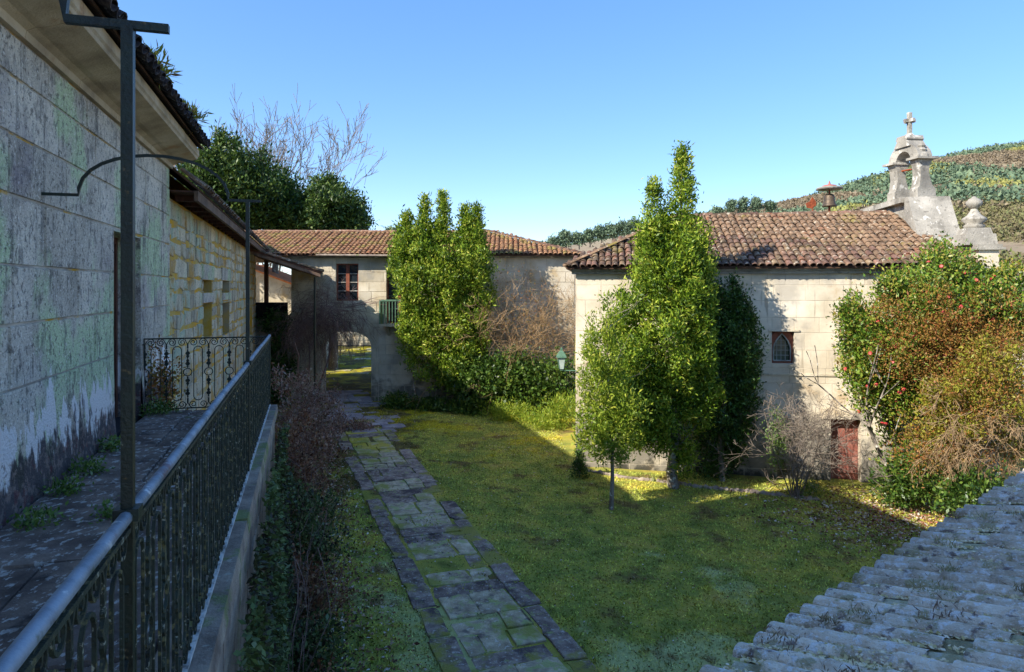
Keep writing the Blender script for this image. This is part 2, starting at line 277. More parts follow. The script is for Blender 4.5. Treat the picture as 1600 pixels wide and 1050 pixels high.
LM['litter'] = leafmat('fallen_leaves', ['#4a3126', '#6f4834', '#98684a', '#bda68e', '#dcd6cc'], .1, rough=.8)
LM['red'] = leafmat('red_petals', ['#a82c2c', '#d04a48', '#e87a70'], .3)
LM['frostcrust'] = leafmat('frosted_moss_crust', ['#b5a266', '#d6c48e', '#eddcb4', '#f5ead4'], .1, rough=.8)
LM['frosttuft'] = leafmat('withered_roof_moss', ['#6a4f48', '#8b7460', '#a09a6c', '#c4c0a4'], .2)

# ---------------------------------------------------------------- vegetation generators
rng = np.random.default_rng(7); random.seed(7)
def leaf_mesh(pos, axis, length, width, r=rng):
    n = len(pos); axis = axis / (np.linalg.norm(axis, axis=1, keepdims=True) + 1e-9)
    s = np.cross(axis, r.normal(size=(n, 3))); s /= np.linalg.norm(s, axis=1, keepdims=True) + 1e-9
    nn = np.cross(axis, s)
    l = (length * r.uniform(.45, 1.5, n))[:, None]; w = (width * r.uniform(.6, 1.35, n))[:, None]
    V = np.stack([pos, pos + axis * l * .5 + s * w * .5 + nn * w * .18, pos + axis * l, pos + axis * l * .5 - s * w * .5 + nn * w * .18], 1)
    return V.reshape(-1, 3), (np.arange(n) * 4)[:, None] + np.array([[0, 1, 2, 3]])
def sample_blobs(blobs, n, shell=.5, bumps=.2):
    w = np.array([b[-1] for b in blobs], float); w /= w.sum(); idx = rng.choice(len(blobs), n, p=w)
    P_ = np.zeros((n, 3)); O = np.zeros((n, 3))
    for i, b in enumerate(blobs):
        k = np.where(idx == i)[0]; m = len(k)
        if not m: continue
        d = rng.normal(size=(m, 3)); d /= np.linalg.norm(d, axis=1, keepdims=True)
        ph = i * 1.7; nb = 1 + bumps * (np.sin(d[:, 0] * 5 + ph) * np.sin(d[:, 2] * 6 + ph * 2) + .6 * np.sin(d[:, 1] * 9 + d[:, 2] * 7 + ph))
        rr = (shell + (1 - shell) * rng.random(m) ** .6)
        if b[0] == 'e':
            P_[k] = np.array(b[1:4]) + d * np.array(b[4:7]) * (rr * nb)[:, None]; O[k] = d / np.array(b[4:7])
        else:   # cone: cx, cy, z0, z1, radius
            t = rng.random(m) ** 1.35; rad = b[6] * (1 - t) ** 1.1 * rr * nb; a = rng.uniform(0, 2 * np.pi, m)
            P_[k] = np.stack([b[1] + rad * np.cos(a), b[2] + rad * np.sin(a), b[4] + t * (b[5] - b[4])], 1); O[k] = np.stack([np.cos(a), np.sin(a), .6 + 0 * a], 1)
    return P_, O / (np.linalg.norm(O, axis=1, keepdims=True) + 1e-9)
def foliage(name, blobs, n, mat, parent, leaf=(.1, .045), per=12, clump=.16, shell=.5, bumps=.2, up=.5, out=.6, rand=.8, zmin=None, sprays=0, sp=(.5, .14)):
    if sprays:      # upright shoots that break the outline
        C0, O0 = sample_blobs([b for b in blobs if b[0] == 'e'], sprays, .92, bumps); tot = sum(b[-1] for b in blobs)
        blobs = list(blobs)
        for q, o_ in zip(C0, O0):
            hh_ = sp[0] * rng.uniform(.5, 1.5); rr_ = sp[1] * rng.uniform(.7, 1.4); q = q + o_ * rr_ * .6
            blobs.append(('c', q[0], q[1], None, q[2] - .15 * hh_, q[2] + .85 * hh_, rr_, .8 * tot / sprays))
    nc = max(1, n // per); C, O = sample_blobs(blobs, nc, shell, bumps)
    if zmin is not None: C[:, 2] = np.maximum(C[:, 2], zmin)
    pos = np.repeat(C, per, 0) + rng.normal(size=(nc * per, 3)) * clump; o = np.repeat(O, per, 0)
    ax = o * out + np.array([0, 0, up]) + rng.normal(size=o.shape) * rand
    V, F = leaf_mesh(pos, ax, leaf[0], leaf[1])
    t = np.clip(np.repeat(rng.random(nc), per) * .55 + rng.random(nc * per) * .5 - .02, 0, 1)
    return mk(name, V, F, mat, parent, tint=np.repeat(t, 4))
def eb(px, py, Z, rx, ry, dep, w=None):       # ellipsoid from its place in the view and its depth in metres
    p = P(px, py, Z); a = rx / FPX * Z; b = ry / FPX * Z
    return ('e', p.x, p.y, p.z, a, dep, b, w if w else a * b)
def cb(px, py0, py1, Z, rpx, w=None):         # cone
    p0 = P(px, py0, Z); p1 = P(px, py1, Z); r = rpx / FPX * Z
    return ('c', p0.x, p0.y, None, p0.z, p1.z, r, w if w else r * (p1.z - p0.z) * .6)
def grow(S, p, d, L, r, depth, spread=.6, up=.1, kids=(2, 4), wob=.18, shrink=.62, seg=3, rmin=.003):
    p = np.array(p, float); d = np.array(d, float); d /= np.linalg.norm(d)
    pts = [p]
    for i in range(seg):
        d = d + rng.normal(size=3) * wob + np.array([0, 0, up]) * .3; d /= np.linalg.norm(d)
        q = p + d * L / seg; r1 = max(rmin, r * (1 - .4 / seg)); S.append((p, q, r, r1)); p = q; r = r1; pts.append(p)
        if depth > 0 and i < seg - 1:
            for _ in range(rng.integers(0, 2)):
                dd = d + rng.normal(size=3) * spread + np.array([0, 0, up]); grow(S, p, dd, L * shrink * .8, max(rmin, r * .6), depth - 1, spread, up, kids, wob, shrink, seg, rmin)
    if depth > 0:
        for _ in range(rng.integers(kids[0], kids[1] + 1)):
            dd = d + rng.normal(size=3) * spread + np.array([0, 0, up])
            grow(S, p, dd, L * shrink * rng.uniform(.8, 1.2), max(rmin, r * .68), depth - 1, spread, up, kids, wob, shrink, seg, rmin)
def seg_obj(name, S, mat, parent, sides=4):
    V, F = tubes([s[0] for s in S], [s[1] for s in S], [s[2] for s in S], [s[3] for s in S], sides)
    o = mk(name, V, F, mat, parent)
    if len(S) > 1: o['kind'] = 'stuff'
    return o

# ---------------------------------------------------------------- frames of the walls
class Frame:
    """wall line: a along it, b outwards (towards the viewer), z up"""
    def __init__(s, o, d, n): s.o = Vector((o[0], o[1])); s.d = Vector(d).normalized(); s.n = Vector(n).normalized()
    def __call__(s, a, b, z): q = s.o + s.d * a + s.n * b; return (q.x, q.y, z)
    def a(s, px):
        k = (px - 800) / FPX; return (k * s.o.y - s.o.x) / (s.d.x - k * s.d.y)
    def z(s, px, py): q = s.o + s.d * s.a(px); return EYE - (py - HOR) / FPX * q.y
A0 = R(16.7)
U = Vector((-math.sin(A0), math.cos(A0))); Vn = Vector((math.cos(A0), math.sin(A0)))
FB = Frame((-4.92, 9.07), U, Vn)                       # long building on the left
TH = R(8)
CD = Vector((math.cos(TH), -math.sin(TH))); CN = Vector((-math.sin(TH), -math.cos(TH)))
FC = Frame((1.86, 19.86), CD, CN)                      # chapel
FF = Frame((-9.7, 30.0), (1, 0), (0, -1))              # building at the far end
FLOOR = EYE - 1.67

def panel(fr, a0, a1, z0, z1, th, holes=(), b=0.0):
    """wall sheet with thickness and rectangular holes -> MB"""
    m = MB(); As = sorted({a0, a1, *[h[0] for h in holes], *[h[1] for h in holes]}); Zs = sorted({z0, z1, *[h[2] for h in holes], *[h[3] for h in holes]})
    inside = lambda a, z: any(h[0] < a < h[1] and h[2] < z < h[3] for h in holes)
    for i in range(len(As) - 1):
        for j in range(len(Zs) - 1):
            if inside((As[i] + As[i+1]) / 2, (Zs[j] + Zs[j+1]) / 2): continue
            q = [(As[i], Zs[j]), (As[i+1], Zs[j]), (As[i+1], Zs[j+1]), (As[i], Zs[j+1])]
            m.add([fr(a, b, z) for a, z in q], [(0, 1, 2, 3)]); m.add([fr(a, b - th, z) for a, z in q], [(3, 2, 1, 0)])
    for h in list(holes) + [(a0, a1, z0, z1)]:
        q = [(h[0], h[2]), (h[1], h[2]), (h[1], h[3]), (h[0], h[3])]
        for k in range(4):
            (x0, y0), (x1, y1) = q[k], q[(k+1) % 4]
            m.add([fr(x0, b, y0), fr(x1, b, y1), fr(x1, b - th, y1), fr(x0, b - th, y0)], [(0, 1, 2, 3)])
    return m
def cut(rects, h):
    out = []
    for (a, b, z, w) in rects:
        if b <= h[0] or a >= h[1] or w <= h[2] or z >= h[3]: out.append((a, b, z, w)); continue
        if a < h[0]: out.append((a, h[0], z, w))
        if b > h[1]: out.append((h[1], b, z, w))
        l, r_ = max(a, h[0]), min(b, h[1])
        if z < h[2]: out.append((l, r_, z, h[2]))
        if w > h[3]: out.append((l, r_, h[3], w))
    return out
def ashlar(parent, fr, a0, a1, z0, z1, course, lens, holes, mat, proud=.014, gap=.006, jit=0.0, rr=None, name='stone', b=0, skip=None, zvar=.12):
    rr = rr or random.Random(3); z = z0
    while z < z1 - .02:
        h = course * rr.uniform(1 - zvar, 1 + zvar); zt = min(z1, z + h)
        if z1 - zt < course * .45: zt = z1
        a = a0 - rr.uniform(0, lens[0])
        while a < a1 - .01:
            l = rr.uniform(*lens); x0, x1 = max(a, a0), min(a + l, a1); a += l
            if x1 - x0 < .05: continue
            R_ = [(x0, x1, z, zt)]
            for hh in holes: R_ = cut(R_, hh)
            for (p, q, y, w) in R_:
                if q - p < .05 or w - y < .04: continue
                if skip and skip((p + q) / 2, (y + w) / 2): continue
                g = gap * rr.uniform(.6, 1.4) if jit == 0 else gap; e = proud * rr.uniform(.6, 1.35)
                J = lambda: rr.uniform(-jit, jit)
                c0 = [(p+g+J(), y+g+J()), (q-g+J(), y+g+J()), (q-g+J(), w-g+J()), (p+g+J(), w-g+J())]
                k = .008 + jit * .25; ca, cz = (p+q)/2, (y+w)/2
                c1 = [(x + math.copysign(k, ca - x), zz + math.copysign(k, cz - zz)) for x, zz in c0]
                V = [fr(x, b - .01, zz) for x, zz in c0] + [fr(x, b + e, zz) for x, zz in c1]
                mk(name, V, [(4, 5, 6, 7), (0, 1, 5, 4), (1, 2, 6, 5), (2, 3, 7, 6), (3, 0, 4, 7)], mat, parent)
        z = zt

def tile_mesh(L=.46, r0=.10, r1=.078, th=.014, n=6, fl=.78):
    V = []; F = []
    for (y, r) in ((0, r0), (L, r1)):
        for q in (r, r - th):
            for k in range(n + 1):
                a = math.pi * k / n; V.append((math.cos(a) * q, y, math.sin(a) * q * fl))
    m = n + 1
    for k in range(n):
        F += [(k, k+1, 2*m + k+1, 2*m + k), (m + k + 1, m + k, 3*m + k, 3*m + k + 1), (k+1, k, m + k, m + k + 1)]
    me = mesh('tile', V, F); 
    return me
def tile_rows(e0, along, upv, rows, pitch, courses, expo, keep, rr, sc=1.0, tilt=.05, drop=0):
    """matrices of cover tiles: e0 eave start, along unit vector, upv unit vector up the slope"""
    along = Vector(along); upv = Vector(upv); nrm = along.cross(upv).normalized(); out = []
    if nrm.z < 0: nrm = -nrm
    for i in range(rows):
        wob = rr.uniform(-.02, .02)
        for j in range(courses):
            p = e0 + along * (i * pitch + wob + rr.uniform(-.012, .012)) + upv * (j * expo + rr.uniform(-.02, .02)) + nrm * (.012 * rr.random() + drop)
            if keep and not keep(p): continue
            x = along; y = (upv + nrm * (-tilt) + along * rr.uniform(-.05, .05)).normalized(); z_ = x.cross(y).normalized()
            if z_.z < 0: x = -x; z_ = -z_
            x = y.cross(z_).normalized()
            M = Matrix((x, y, z_)).transposed().to_4x4() @ Matrix.Scale(sc * rr.uniform(.96, 1.05), 4); M.translation = p; out.append(M)
    return out
def bake(me, Ms):
    V = np.array([tuple(v.co) for v in me.vertices]); F = np.array([tuple(p.vertices) for p in me.polygons]); n = len(V)
    A = np.array([np.array(M) for M in Ms]); VV = np.einsum('mij,nj->mni', A[:, :3, :3], V) + A[:, None, :3, 3]
    FF_ = F[None] + (np.arange(len(Ms)) * n)[:, None, None]
    return VV.reshape(-1, 3), FF_.reshape(-1, F.shape[1])
def bed(e0, along, upv, width, length, pitch, amp, n_up=2):
    """corrugated sheet under the cover tiles (the channel tiles)"""
    along = Vector(along); upv = Vector(upv); nrm = along.cross(upv).normalized()
    if nrm.z < 0: nrm = -nrm
    k = max(2, int(width / pitch * 4)); V = []; F = []
    for j in range(n_up + 1):
        for i in range(k + 1):
            V.append(e0 + along * (width * i / k) + upv * (length * j / n_up) + nrm * (amp * math.cos(2 * math.pi * (width * i / k) / pitch)))
    for j in range(n_up):
        for i in range(k): F.append((j*(k+1) + i, j*(k+1) + i + 1, (j+1)*(k+1) + i + 1, (j+1)*(k+1) + i))
    return V, F
TILE = tile_mesh()
def place_tiles(parent, Ms, mat, me=None, near=300, cam_p=Vector((0, 0, EYE))):
    me = me or TILE
    me = me.copy(); me.materials.clear(); me.materials.append(mat)
    Ms = sorted(Ms, key=lambda M: (M.translation - cam_p).length)
    for M in Ms[:near]: link('tile', me, None, parent, M)
    if len(Ms) > near:
        V, F = bake(me, Ms[near:]); o = mk('far_tiles', V, F, mat, parent); o['kind'] = 'stuff'

# ================================================================ SETTING: ground, lawn, path, hills
def ground_z(x, y):
    s = .035 * mnoise.noise(Vector((x * .45, y * .45, 0))) + .018 * mnoise.noise(Vector((x * 1.9, y * 1.9, 5)))
    dx = max(0, x - 15); dy = max(0, y - 44)
    return G(min(x, 15), min(y, 44)) + s - .12 * dx + dy * .05
gx = np.arange(-16, 17.01, .22); gy = np.arange(-4, 62.01, .22)
GV = [(x, y, ground_z(x, y)) for y in gy for x in gx]; nx = len(gx)
ii, jj = np.meshgrid(np.arange(nx - 1), np.arange(len(gy) - 1)); q0 = (jj * nx + ii).ravel()
o = mk('ground', np.array(GV), np.stack([q0, q0 + 1, q0 + nx + 1, q0 + nx], 1), MT['ground'], smooth=True); tag(o, 'mossy green and brown courtyard ground', 'ground', kind='structure')

# far terrain: valley floor and the hill rising to the right
SKY_PX = [(-900, 470), (500, 425), (780, 400), (860, 392), (930, 378), (1000, 362), (1105, 344), (1200, 330), (1300, 308), (1380, 282), (1440, 262), (1500, 250), (1600, 234), (1800, 205), (2300, 190), (4000, 240)]
def sky_tan(px):
    return (HOR - np.interp(px, [s[0] for s in SKY_PX], [s[1] for s in SKY_PX])) / FPX
RS = 760.0
def hill_z(x, y):
    """x, y arrays; y>0 in front"""
    px = 800 + FPX * x / np.maximum(y, 1e-3); k = sky_tan(px); r = y
    t = np.clip((r - 70) / (RS - 70), 0, 1); s = t ** 1.25 * (1.0 + .18 * np.sin(t * 3.14159))
    top = k * RS + 6
    z = -3.5 + (top + 3.5) * s
    return np.where(r > RS, top - (r - RS) * .02, z) + 3 * np.sin(x * .021 + y * .013) * np.clip((r - 120) / 300, 0, 1)
ang = np.radians(np.linspace(-62, 62, 160)); rad = np.concatenate([np.linspace(16, 70, 18), np.geomspace(74, 760, 70), np.geomspace(790, 6000, 14)])
HX = np.outer(rad, np.tan(ang)); HY = np.outer(rad, np.ones_like(ang))
HZ = hill_z(HX, HY); HZ = np.where(HY < 70, -3.5 + 0 * HZ, HZ)
n2 = len(ang); ii, jj = np.meshgrid(np.arange(n2 - 1), np.arange(len(rad) - 1)); q0 = (jj * n2 + ii).ravel()
o = mk('hills', np.stack([HX, HY, HZ], 2).reshape(-1, 3), np.stack([q0, q0 + 1, q0 + n2 + 1, q0 + n2], 1), MT['hill'], smooth=True); tag(o, 'scrubby brown and green hillside beyond the chapel', 'hill', kind='structure')
o = mk('terrain', [(-3000, -800, -4.2), (3000, -800, -4.2), (3000, 90, -4.2), (-3000, 90, -4.2)], [(0, 1, 2, 3)], MT['hill']); tag(o, 'low land around the houses', 'ground', kind='structure')

# woods on the hill: crown blobs sown by patches
def ico(sub=1):
    bm = bmesh.new(); bmesh.ops.create_icosphere(bm, subdivisions=sub, radius=1); bm.verts.ensure_lookup_table()
    V = np.array([tuple(v.co) for v in bm.verts]); F = np.array([[v.index for v in f.verts] for f in bm.faces]); bm.free(); return V, F
def wood(name, label, n, mat, test, size, tall, pxr=(840, 1700), rr=(270, 775), per=20):
    m = n * 12; px = rng.uniform(pxr[0], pxr[1], m); y = np.sqrt(rng.uniform(rr[0] ** 2, rr[1] ** 2, m)); x = (px - 800) / FPX * y
    ok = test(x, y); x = x[ok][:n]; y = y[ok][:n]; k = len(x); z = hill_z(x, y)
    s = rng.uniform(size[0], size[1], k); h = s * rng.uniform(tall[0], tall[1], k)
    d = rng.normal(size=(k, per, 3)); d /= np.linalg.norm(d, axis=2, keepdims=True); d *= rng.uniform(.45, 1, (k, per, 1))
    pos = d * np.stack([s, s, h], 1)[:, None] + np.stack([x, y, z + h * .75], 1)[:, None]
    V, F = leaf_mesh(pos.reshape(-1, 3), d.reshape(-1, 3) + rng.normal(size=(k * per, 3)) * .6, 1.0, .8); c0 = np.repeat(pos.reshape(-1, 3), 4, 0); V = c0 + (V - c0) * np.repeat(np.repeat(s, per), 4)[:, None] * .95
    t = np.clip(np.repeat(rng.random(k), per) * .6 + rng.random(k * per) * .4, 0, 1)
    o = mk(name, V, F, mat, tint=np.repeat(t, 4)); tag(o, label, 'wood', kind='stuff'); return o
_wv = np.random.default_rng(3); WVS = [(_wv.normal(size=2), _wv.uniform(0, 6.28)) for _ in range(40)]
def pn(x, y, s, o):
    o = int(o * 3) % 20; v = 0
    for i in range(7):
        d, ph = WVS[(o + i) % 40]; f = s * (1 + .55 * i); v = v + np.sin(x * f * d[0] + y * .55 * f * d[1] + ph + o) / (1 + .45 * i)
    return v * .62
wood('pine_wood', 'dark green pine wood on the hill crest and slopes', 4600, LM['wood_green'], lambda x, y: (pn(x, y, .02, 1.0) > .45) | (y > 715), (1.1, 2.3), (1.2, 2.0))
wood('mimosa_wood', 'yellow green wood lower on the hillside', 2200, LM['wood_yellow'], lambda x, y: (pn(x, y, .022, 4.0) > .75) & (y < 640), (1.0, 1.9), (.8, 1.2), (1300, 1700))
wood('bare_wood', 'grey brown leafless wood covering the hillside', 6500, LM['wood_brown'], lambda x, y: (pn(x, y, .02, 1.0) < .4) & (y < 700), (.7, 1.7), (.7, 1.1), (1000, 1700))

wood('hillside_scrub', 'low olive and brown scrub on the nearer hillside', 3500, LM['scrub'], lambda x, y: pn(x, y, .05, 2.0) > -.6, (.5, 1.3), (.6, 1.0), (1250, 1700), (100, 300), 16)

# short moss and grass on the lawn
def on_lawn(x, y):
    d = (x + 4.92) * Vn.x + (y - 9.07) * Vn.y; e = (x - 1.86) * CN.x + (y - 19.86) * CN.y
    return (d > 2.0) & (y < 29.7) & ((e > .3) | (x < 1.7)) & (y > 6)
PD = Vector((-.345, .9386)); PC = Vector((.17, 9.25)); PN = Vector((PD.y, -PD.x))
def path_off(x, y): return (x - PC.x) * PN.x + (y - PC.y) * PN.y
m = 330000; x = rng.uniform(-9, 14, m); y = 6 + 24 * rng.random(m) ** 1.25
ok = on_lawn(x, y) & ((np.abs(path_off(x, y)) > .9 + .1 * np.sin(y * 5.1 + x * 3)) | (rng.random(m) < .32)); x = x[ok]; y = y[ok]; k = len(x)
z = np.array([ground_z(a, b) for a, b in zip(x, y)])
pos = np.stack([x, y, z - .004], 1); ax = rng.normal(size=(k, 3)) * .9 + np.array([0, 0, .8]); ax[:, 2] = np.abs(ax[:, 2])
h = .042 * rng.uniform(.5, 1.5, k)[:, None]; ax /= np.linalg.norm(ax, axis=1, keepdims=True); sd = np.cross(ax, rng.normal(size=(k, 3))); sd /= np.linalg.norm(sd, axis=1, keepdims=True)
V = np.stack([pos - sd * .016, pos + sd * .016, pos + ax * h], 1).reshape(-1, 3)
o = mk('lawn_moss', V, (np.arange(k) * 3)[:, None] + np.array([[0, 1, 2]]), MT['grassblade'], tint=np.repeat(rng.random(k) ** 1.6, 3)); tag(o, 'short mossy grass of the courtyard lawn', 'grass', kind='stuff')
nt_ = 1500; tx = rng.uniform(-6, 13, nt_); ty = 7.5 + 21 * rng.random(nt_) ** 1.2; edge = np.abs(np.abs(path_off(tx, ty)) - 1.1) < .16
ok = on_lawn(tx, ty) & (np.abs(path_off(tx, ty)) > .95) & (edge | (rng.random(nt_) < .45)); tx, ty = tx[ok], ty[ok]; k = len(tx); per = 26
bx_ = np.repeat(tx, per) + rng.normal(size=k * per) * .06; by_ = np.repeat(ty, per) + rng.normal(size=k * per) * .06; bz_ = np.repeat([ground_z(a, b) for a, b in zip(tx, ty)], per)
ax = rng.normal(size=(k * per, 3)) * .6 + np.array([0, 0, 1.0]); V, F = leaf_mesh(np.stack([bx_, by_, bz_], 1), ax, .075, .012); o = mk('grass_tufts', V, F, MT['grassblade'], tint=np.repeat(rng.random(k * per) * .7, 4)); tag(o, 'longer grass tufts scattered on the lawn and along the path', 'grass', kind='stuff')
# fallen leaves
def litter(name, label, n, mat, x, y, size=.05):
    z = np.array([ground_z(a, b) for a, b in zip(x, y)]) + .02; k = len(x)
    ax = rng.normal(size=(k, 3)) * np.array([1, 1, .25]); V, F = leaf_mesh(np.stack([x, y, z], 1), ax, size, size * .6)
    o = mk(name, V, F, mat, tint=np.repeat(rng.random(k), 4)); tag(o, label, 'leaves', kind='stuff')
m = 42000; x = rng.uniform(-8, 13, m); y = 7 + 22 * rng.random(m) ** 1.2; ok = on_lawn(x, y); 
keep_p = .30 + .8 * (np.hypot(x - 1.5, (y - 23)) < 2.6) + .6 * (np.abs((x + 4.92) * Vn.x + (y - 9.07) * Vn.y - 2.7) < 1.0)
ok &= rng.random(m) < keep_p; litter('fallen_leaves', 'fallen brown and pale leaves on the lawn', 0, LM['litter'], x[ok], y[ok], .036)
a = rng.normal(8.9, 1.5, 5200); b_ = rng.normal(15.6, 1.1, 5200); ok = on_lawn(a, b_); litter('camellia_leaf_litter', 'reddish brown leaf litter below the camellia', 0, LM['litter'], a[ok], b_[ok], .07)
a = rng.normal(9.6, 1.0, 150); b_ = rng.normal(16.2, .6, 150); litter('fallen_petals', 'fallen red camellia petals on the ground', 0, LM['red'], a, b_, .07)

# stone path
path = mk('path', *(lambda L: ([tuple(PC + PD * s + PN * w) + (G(*(PC + PD * s + PN * w)) + .012,) for s in np.linspace(-3, 21.5, 30) for w in (-1.0, 1.0)], [(2*i, 2*i+1, 2*i+3, 2*i+2) for i in range(29)]))(0), MT['ground']); tag(path, 'old mossy paved path across the lawn to the archway', 'path', kind='structure')
pr = random.Random(21)
def slab(s0, s1, w0, w1, mat, parent, sink=0.0, j=.03):
    g = .008; s0 += g; s1 -= g; w0 += g; w1 -= g; cs, cw = (s0+s1)/2, (w0+w1)/2; hs, hw_ = (s1-s0)/2, (w1-w0)/2
    tz = .034 + pr.uniform(-.014, .018) - sink; tl = pr.uniform(-.012, .012); n = 16; rim = []
    for k in range(n):
        a = 2 * math.pi * (k + .5 + pr.uniform(-.15, .15)) / n; ca, sa = math.cos(a), math.sin(a); e = .16
        rim.append((cs + hs * math.copysign(abs(ca) ** e, ca) + pr.uniform(-j, j), cw + hw_ * math.copysign(abs(sa) ** e, sa) + pr.uniform(-j, j)))
    V = []
    for sc, zz in ((1.0, -.05), (1.0, tz - .012), (.96, tz)):
        for s, w in rim:
            p = PC + PD * (cs + (s - cs) * sc) + PN * (cw + (w - cw) * sc); V.append((p.x, p.y, G(p.x, p.y) + zz + tl * (s - cs) / max(.2, s1 - s0)))
    F = [tuple(range(2*n, 3*n))] + [(q*n + i, q*n + (i+1) % n, (q+1)*n + (i+1) % n, (q+1)*n + i) for q in (0, 1) for i in range(n)]
    mk('paving_slab', V, F, mat, parent)
s = -2.6
while s < 15.2:       # inner flags in rows of two or three, with a cross band now and then
    if pr.random() < .22:
        l = pr.uniform(.36, .5); slab(s, s + l, -.62, pr.uniform(.5, .98), MT['slab'], path); s += l
    else:
        l = pr.uniform(.5, .95); ws = [-.62] + sorted(pr.uniform(-.35, .35) for _ in range(pr.choice((1, 1, 2)))) + [.6]
        for w0, w1 in zip(ws[:-1], ws[1:]):
            if w1 - w0 < .14: continue
            if l > .7 and pr.random() < .4:
                md = s + l * pr.uniform(.4, .6); slab(s, md, w0, w1, MT['slab_moss'], path, .004); slab(md, s + l, w0, w1, MT['slab_moss'], path, .006)
            else: slab(s, s + l, w0, w1, MT['slab_moss'] if pr.random() < .8 else MT['slab'], path, .02 if pr.random() < .12 else .004)
        s += l
for w0, w1, p_ in ((.62, .98, .92), (-1.02, -.66, .82)):    # long dark edging stones
    q = -2.6
    while q < 15.2:
        l = pr.uniform(.6, 1.35)
        if pr.random() < p_: slab(q, q + l, w0 + pr.uniform(-.03, .03), w1 + pr.uniform(-.03, .03), MT['slab'], path, pr.uniform(0, .012))
        q += l
s = 15.2
while s < 24:       # irregular pale flags by the arch and under it
    l = pr.uniform(.42, .7); w = -1.0 + pr.uniform(-.1, .1)
    while w < 1.05:
        dw = pr.uniform(.45, .95)
        if pr.random() < .9: slab(s + pr.uniform(-.06, .06), s + l, w, w + dw, MT['slab_pale'], path, pr.uniform(0, .012), .05)
        w += dw
    s += l
# flagged yard seen through the arch
yard = mk('yard', [(-16, 38, .52), (-2, 38, .52), (-2, 60, 1.62), (-16, 60, 1.62)], [(0, 1, 2, 3)], MT['ground']); tag(yard, 'mossy yard beyond the archway', 'ground', kind='structure')
for y0 in np.arange(38.4, 52, 1.1):
    for x0 in np.arange(-12.5, -6.5, 1.2):
        if pr.random() < .5:
            xx, yy = x0 + pr.uniform(-.3, .3), y0 + pr.uniform(-.3, .3); w_, d_ = pr.uniform(.6, 1.1), pr.uniform(.4, .8); z0 = .53 + (yy - 38) * .05
            MB().hexa([(xx, yy, z0-.05), (xx+w_, yy+.05, z0-.05), (xx+w_, yy+d_, z0-.03), (xx, yy+d_, z0-.03)], [(xx, yy, z0+.03), (xx+w_, yy+.05, z0+.03), (xx+w_, yy+d_, z0+.05), (xx, yy+d_, z0+.05)]).build('paving_slab', MT['slab_moss'], yard)

# ================================================================ LEFT BUILDING WITH BALCONY
lb = thing('granite_house', 'long grey granite house with balcony door and moulded cornice on the left', 'house', FB(-2, -1, 3.7))
DOOR = (-1.44, -.12, FLOOR, FLOOR + 2.33)
w1 = panel(FB, -14, 1.86, 0, 7.30, .6, [DOOR]).box(1.3, 1.86, -9, -.6, 0, 9, FB).box(-14, -13.4, -9, -.6, 0, 9, FB).box(-14, 1.86, -9.4, -9.003, 0, 9.5, FB).build('wall', MT['mortar1'], lb)
ashlar(w1, FB, -7.5, 1.86, 4.64, 7.29, .47, (.85, 1.5), [(DOOR[0], DOOR[1], 4, DOOR[3])], MT['wall1'], rr=random.Random(5), zvar=.14, gap=.006, proud=.014, jit=.004)
# rendered foot of the wall
for a0_, a1_ in ((-7.5, DOOR[0]), (DOOR[1], 1.86)):
    nA = 14; V = []; F = []
    for i in range(nA + 1):
        a_ = a0_ + (a1_ - a0_) * i / nA
        for z_, b_ in ((FLOOR - .02, .05), (FLOOR + .25, .035 + random.uniform(-.01, .01)), (FLOOR + .6, .024 + random.uniform(-.006, .006)), (4.635, .015), (4.635, -.01)): V.append(FB(a_, b_, z_))
    for i in range(nA):
        for j in range(4): F.append((i*5 + j, (i+1)*5 + j, (i+1)*5 + j + 1, i*5 + j + 1))
    mk('render_dado', V, F, MT['wall1'], w1)
# door: jambs, dark boards, frame
for a_, b_ in ((DOOR[0] - .001, DOOR[0] + .012), (DOOR[1] - .012, DOOR[1] + .001)): MB().box(a_, b_, -.6, .016, DOOR[2], DOOR[3] - .013, FB).build('jamb_stone', MT['wall1'], w1)
MB().box(DOOR[0] - .001, DOOR[1] + .001, -.6, .016, DOOR[3] - .013, DOOR[3] + .001, FB).build('lintel_soffit', MT['wall1'], w1)
dr = MB().box(DOOR[0] + .02, DOOR[1] - .02, -.42, -.36, DOOR[2] + .01, DOOR[3] - .02, FB).build('door', MT['dark'], lb)
for i in range(5): MB().box(DOOR[0] + .1 + i * .22, DOOR[0] + .305 + i * .22, -.36, -.345, DOOR[2] + .05, DOOR[3] - .12, FB).build('plank', MT['wood'], dr)
for a_ in (DOOR[0] + .014, DOOR[1] - .095): MB().box(a_, a_ + .08, -.35, -.25, DOOR[2], DOOR[3] - .005, FB).build('frame_post', MT['wood'], dr)
MB().box(DOOR[0] + .085, DOOR[1] - .087, -.35, -.25, DOOR[3] - .09, DOOR[3] - .007, FB).build('frame_head', MT['wood'], dr)
# cornice blocks
prof = [(-.1, 7.30), (.05, 7.30), (.06, 7.36), (.12, 7.39), (.18, 7.40), (.30, 7.44), (.41, 7.47), (.42, 7.50), (.44, 7.52), (.44, 7.62), (-.1, 7.64)]
a_ = -8.0; k = 0
while a_ < 1.8:
    l = random.uniform(1.0, 1.5); a1_ = min(1.9, a_ + l)
    MB().prism(prof, lambda b, z: FB(a_ + .004, b, z), lambda b, z: FB(a1_ - .004, b, z)).build('cornice_block', MT['cornice'], w1); a_ = a1_
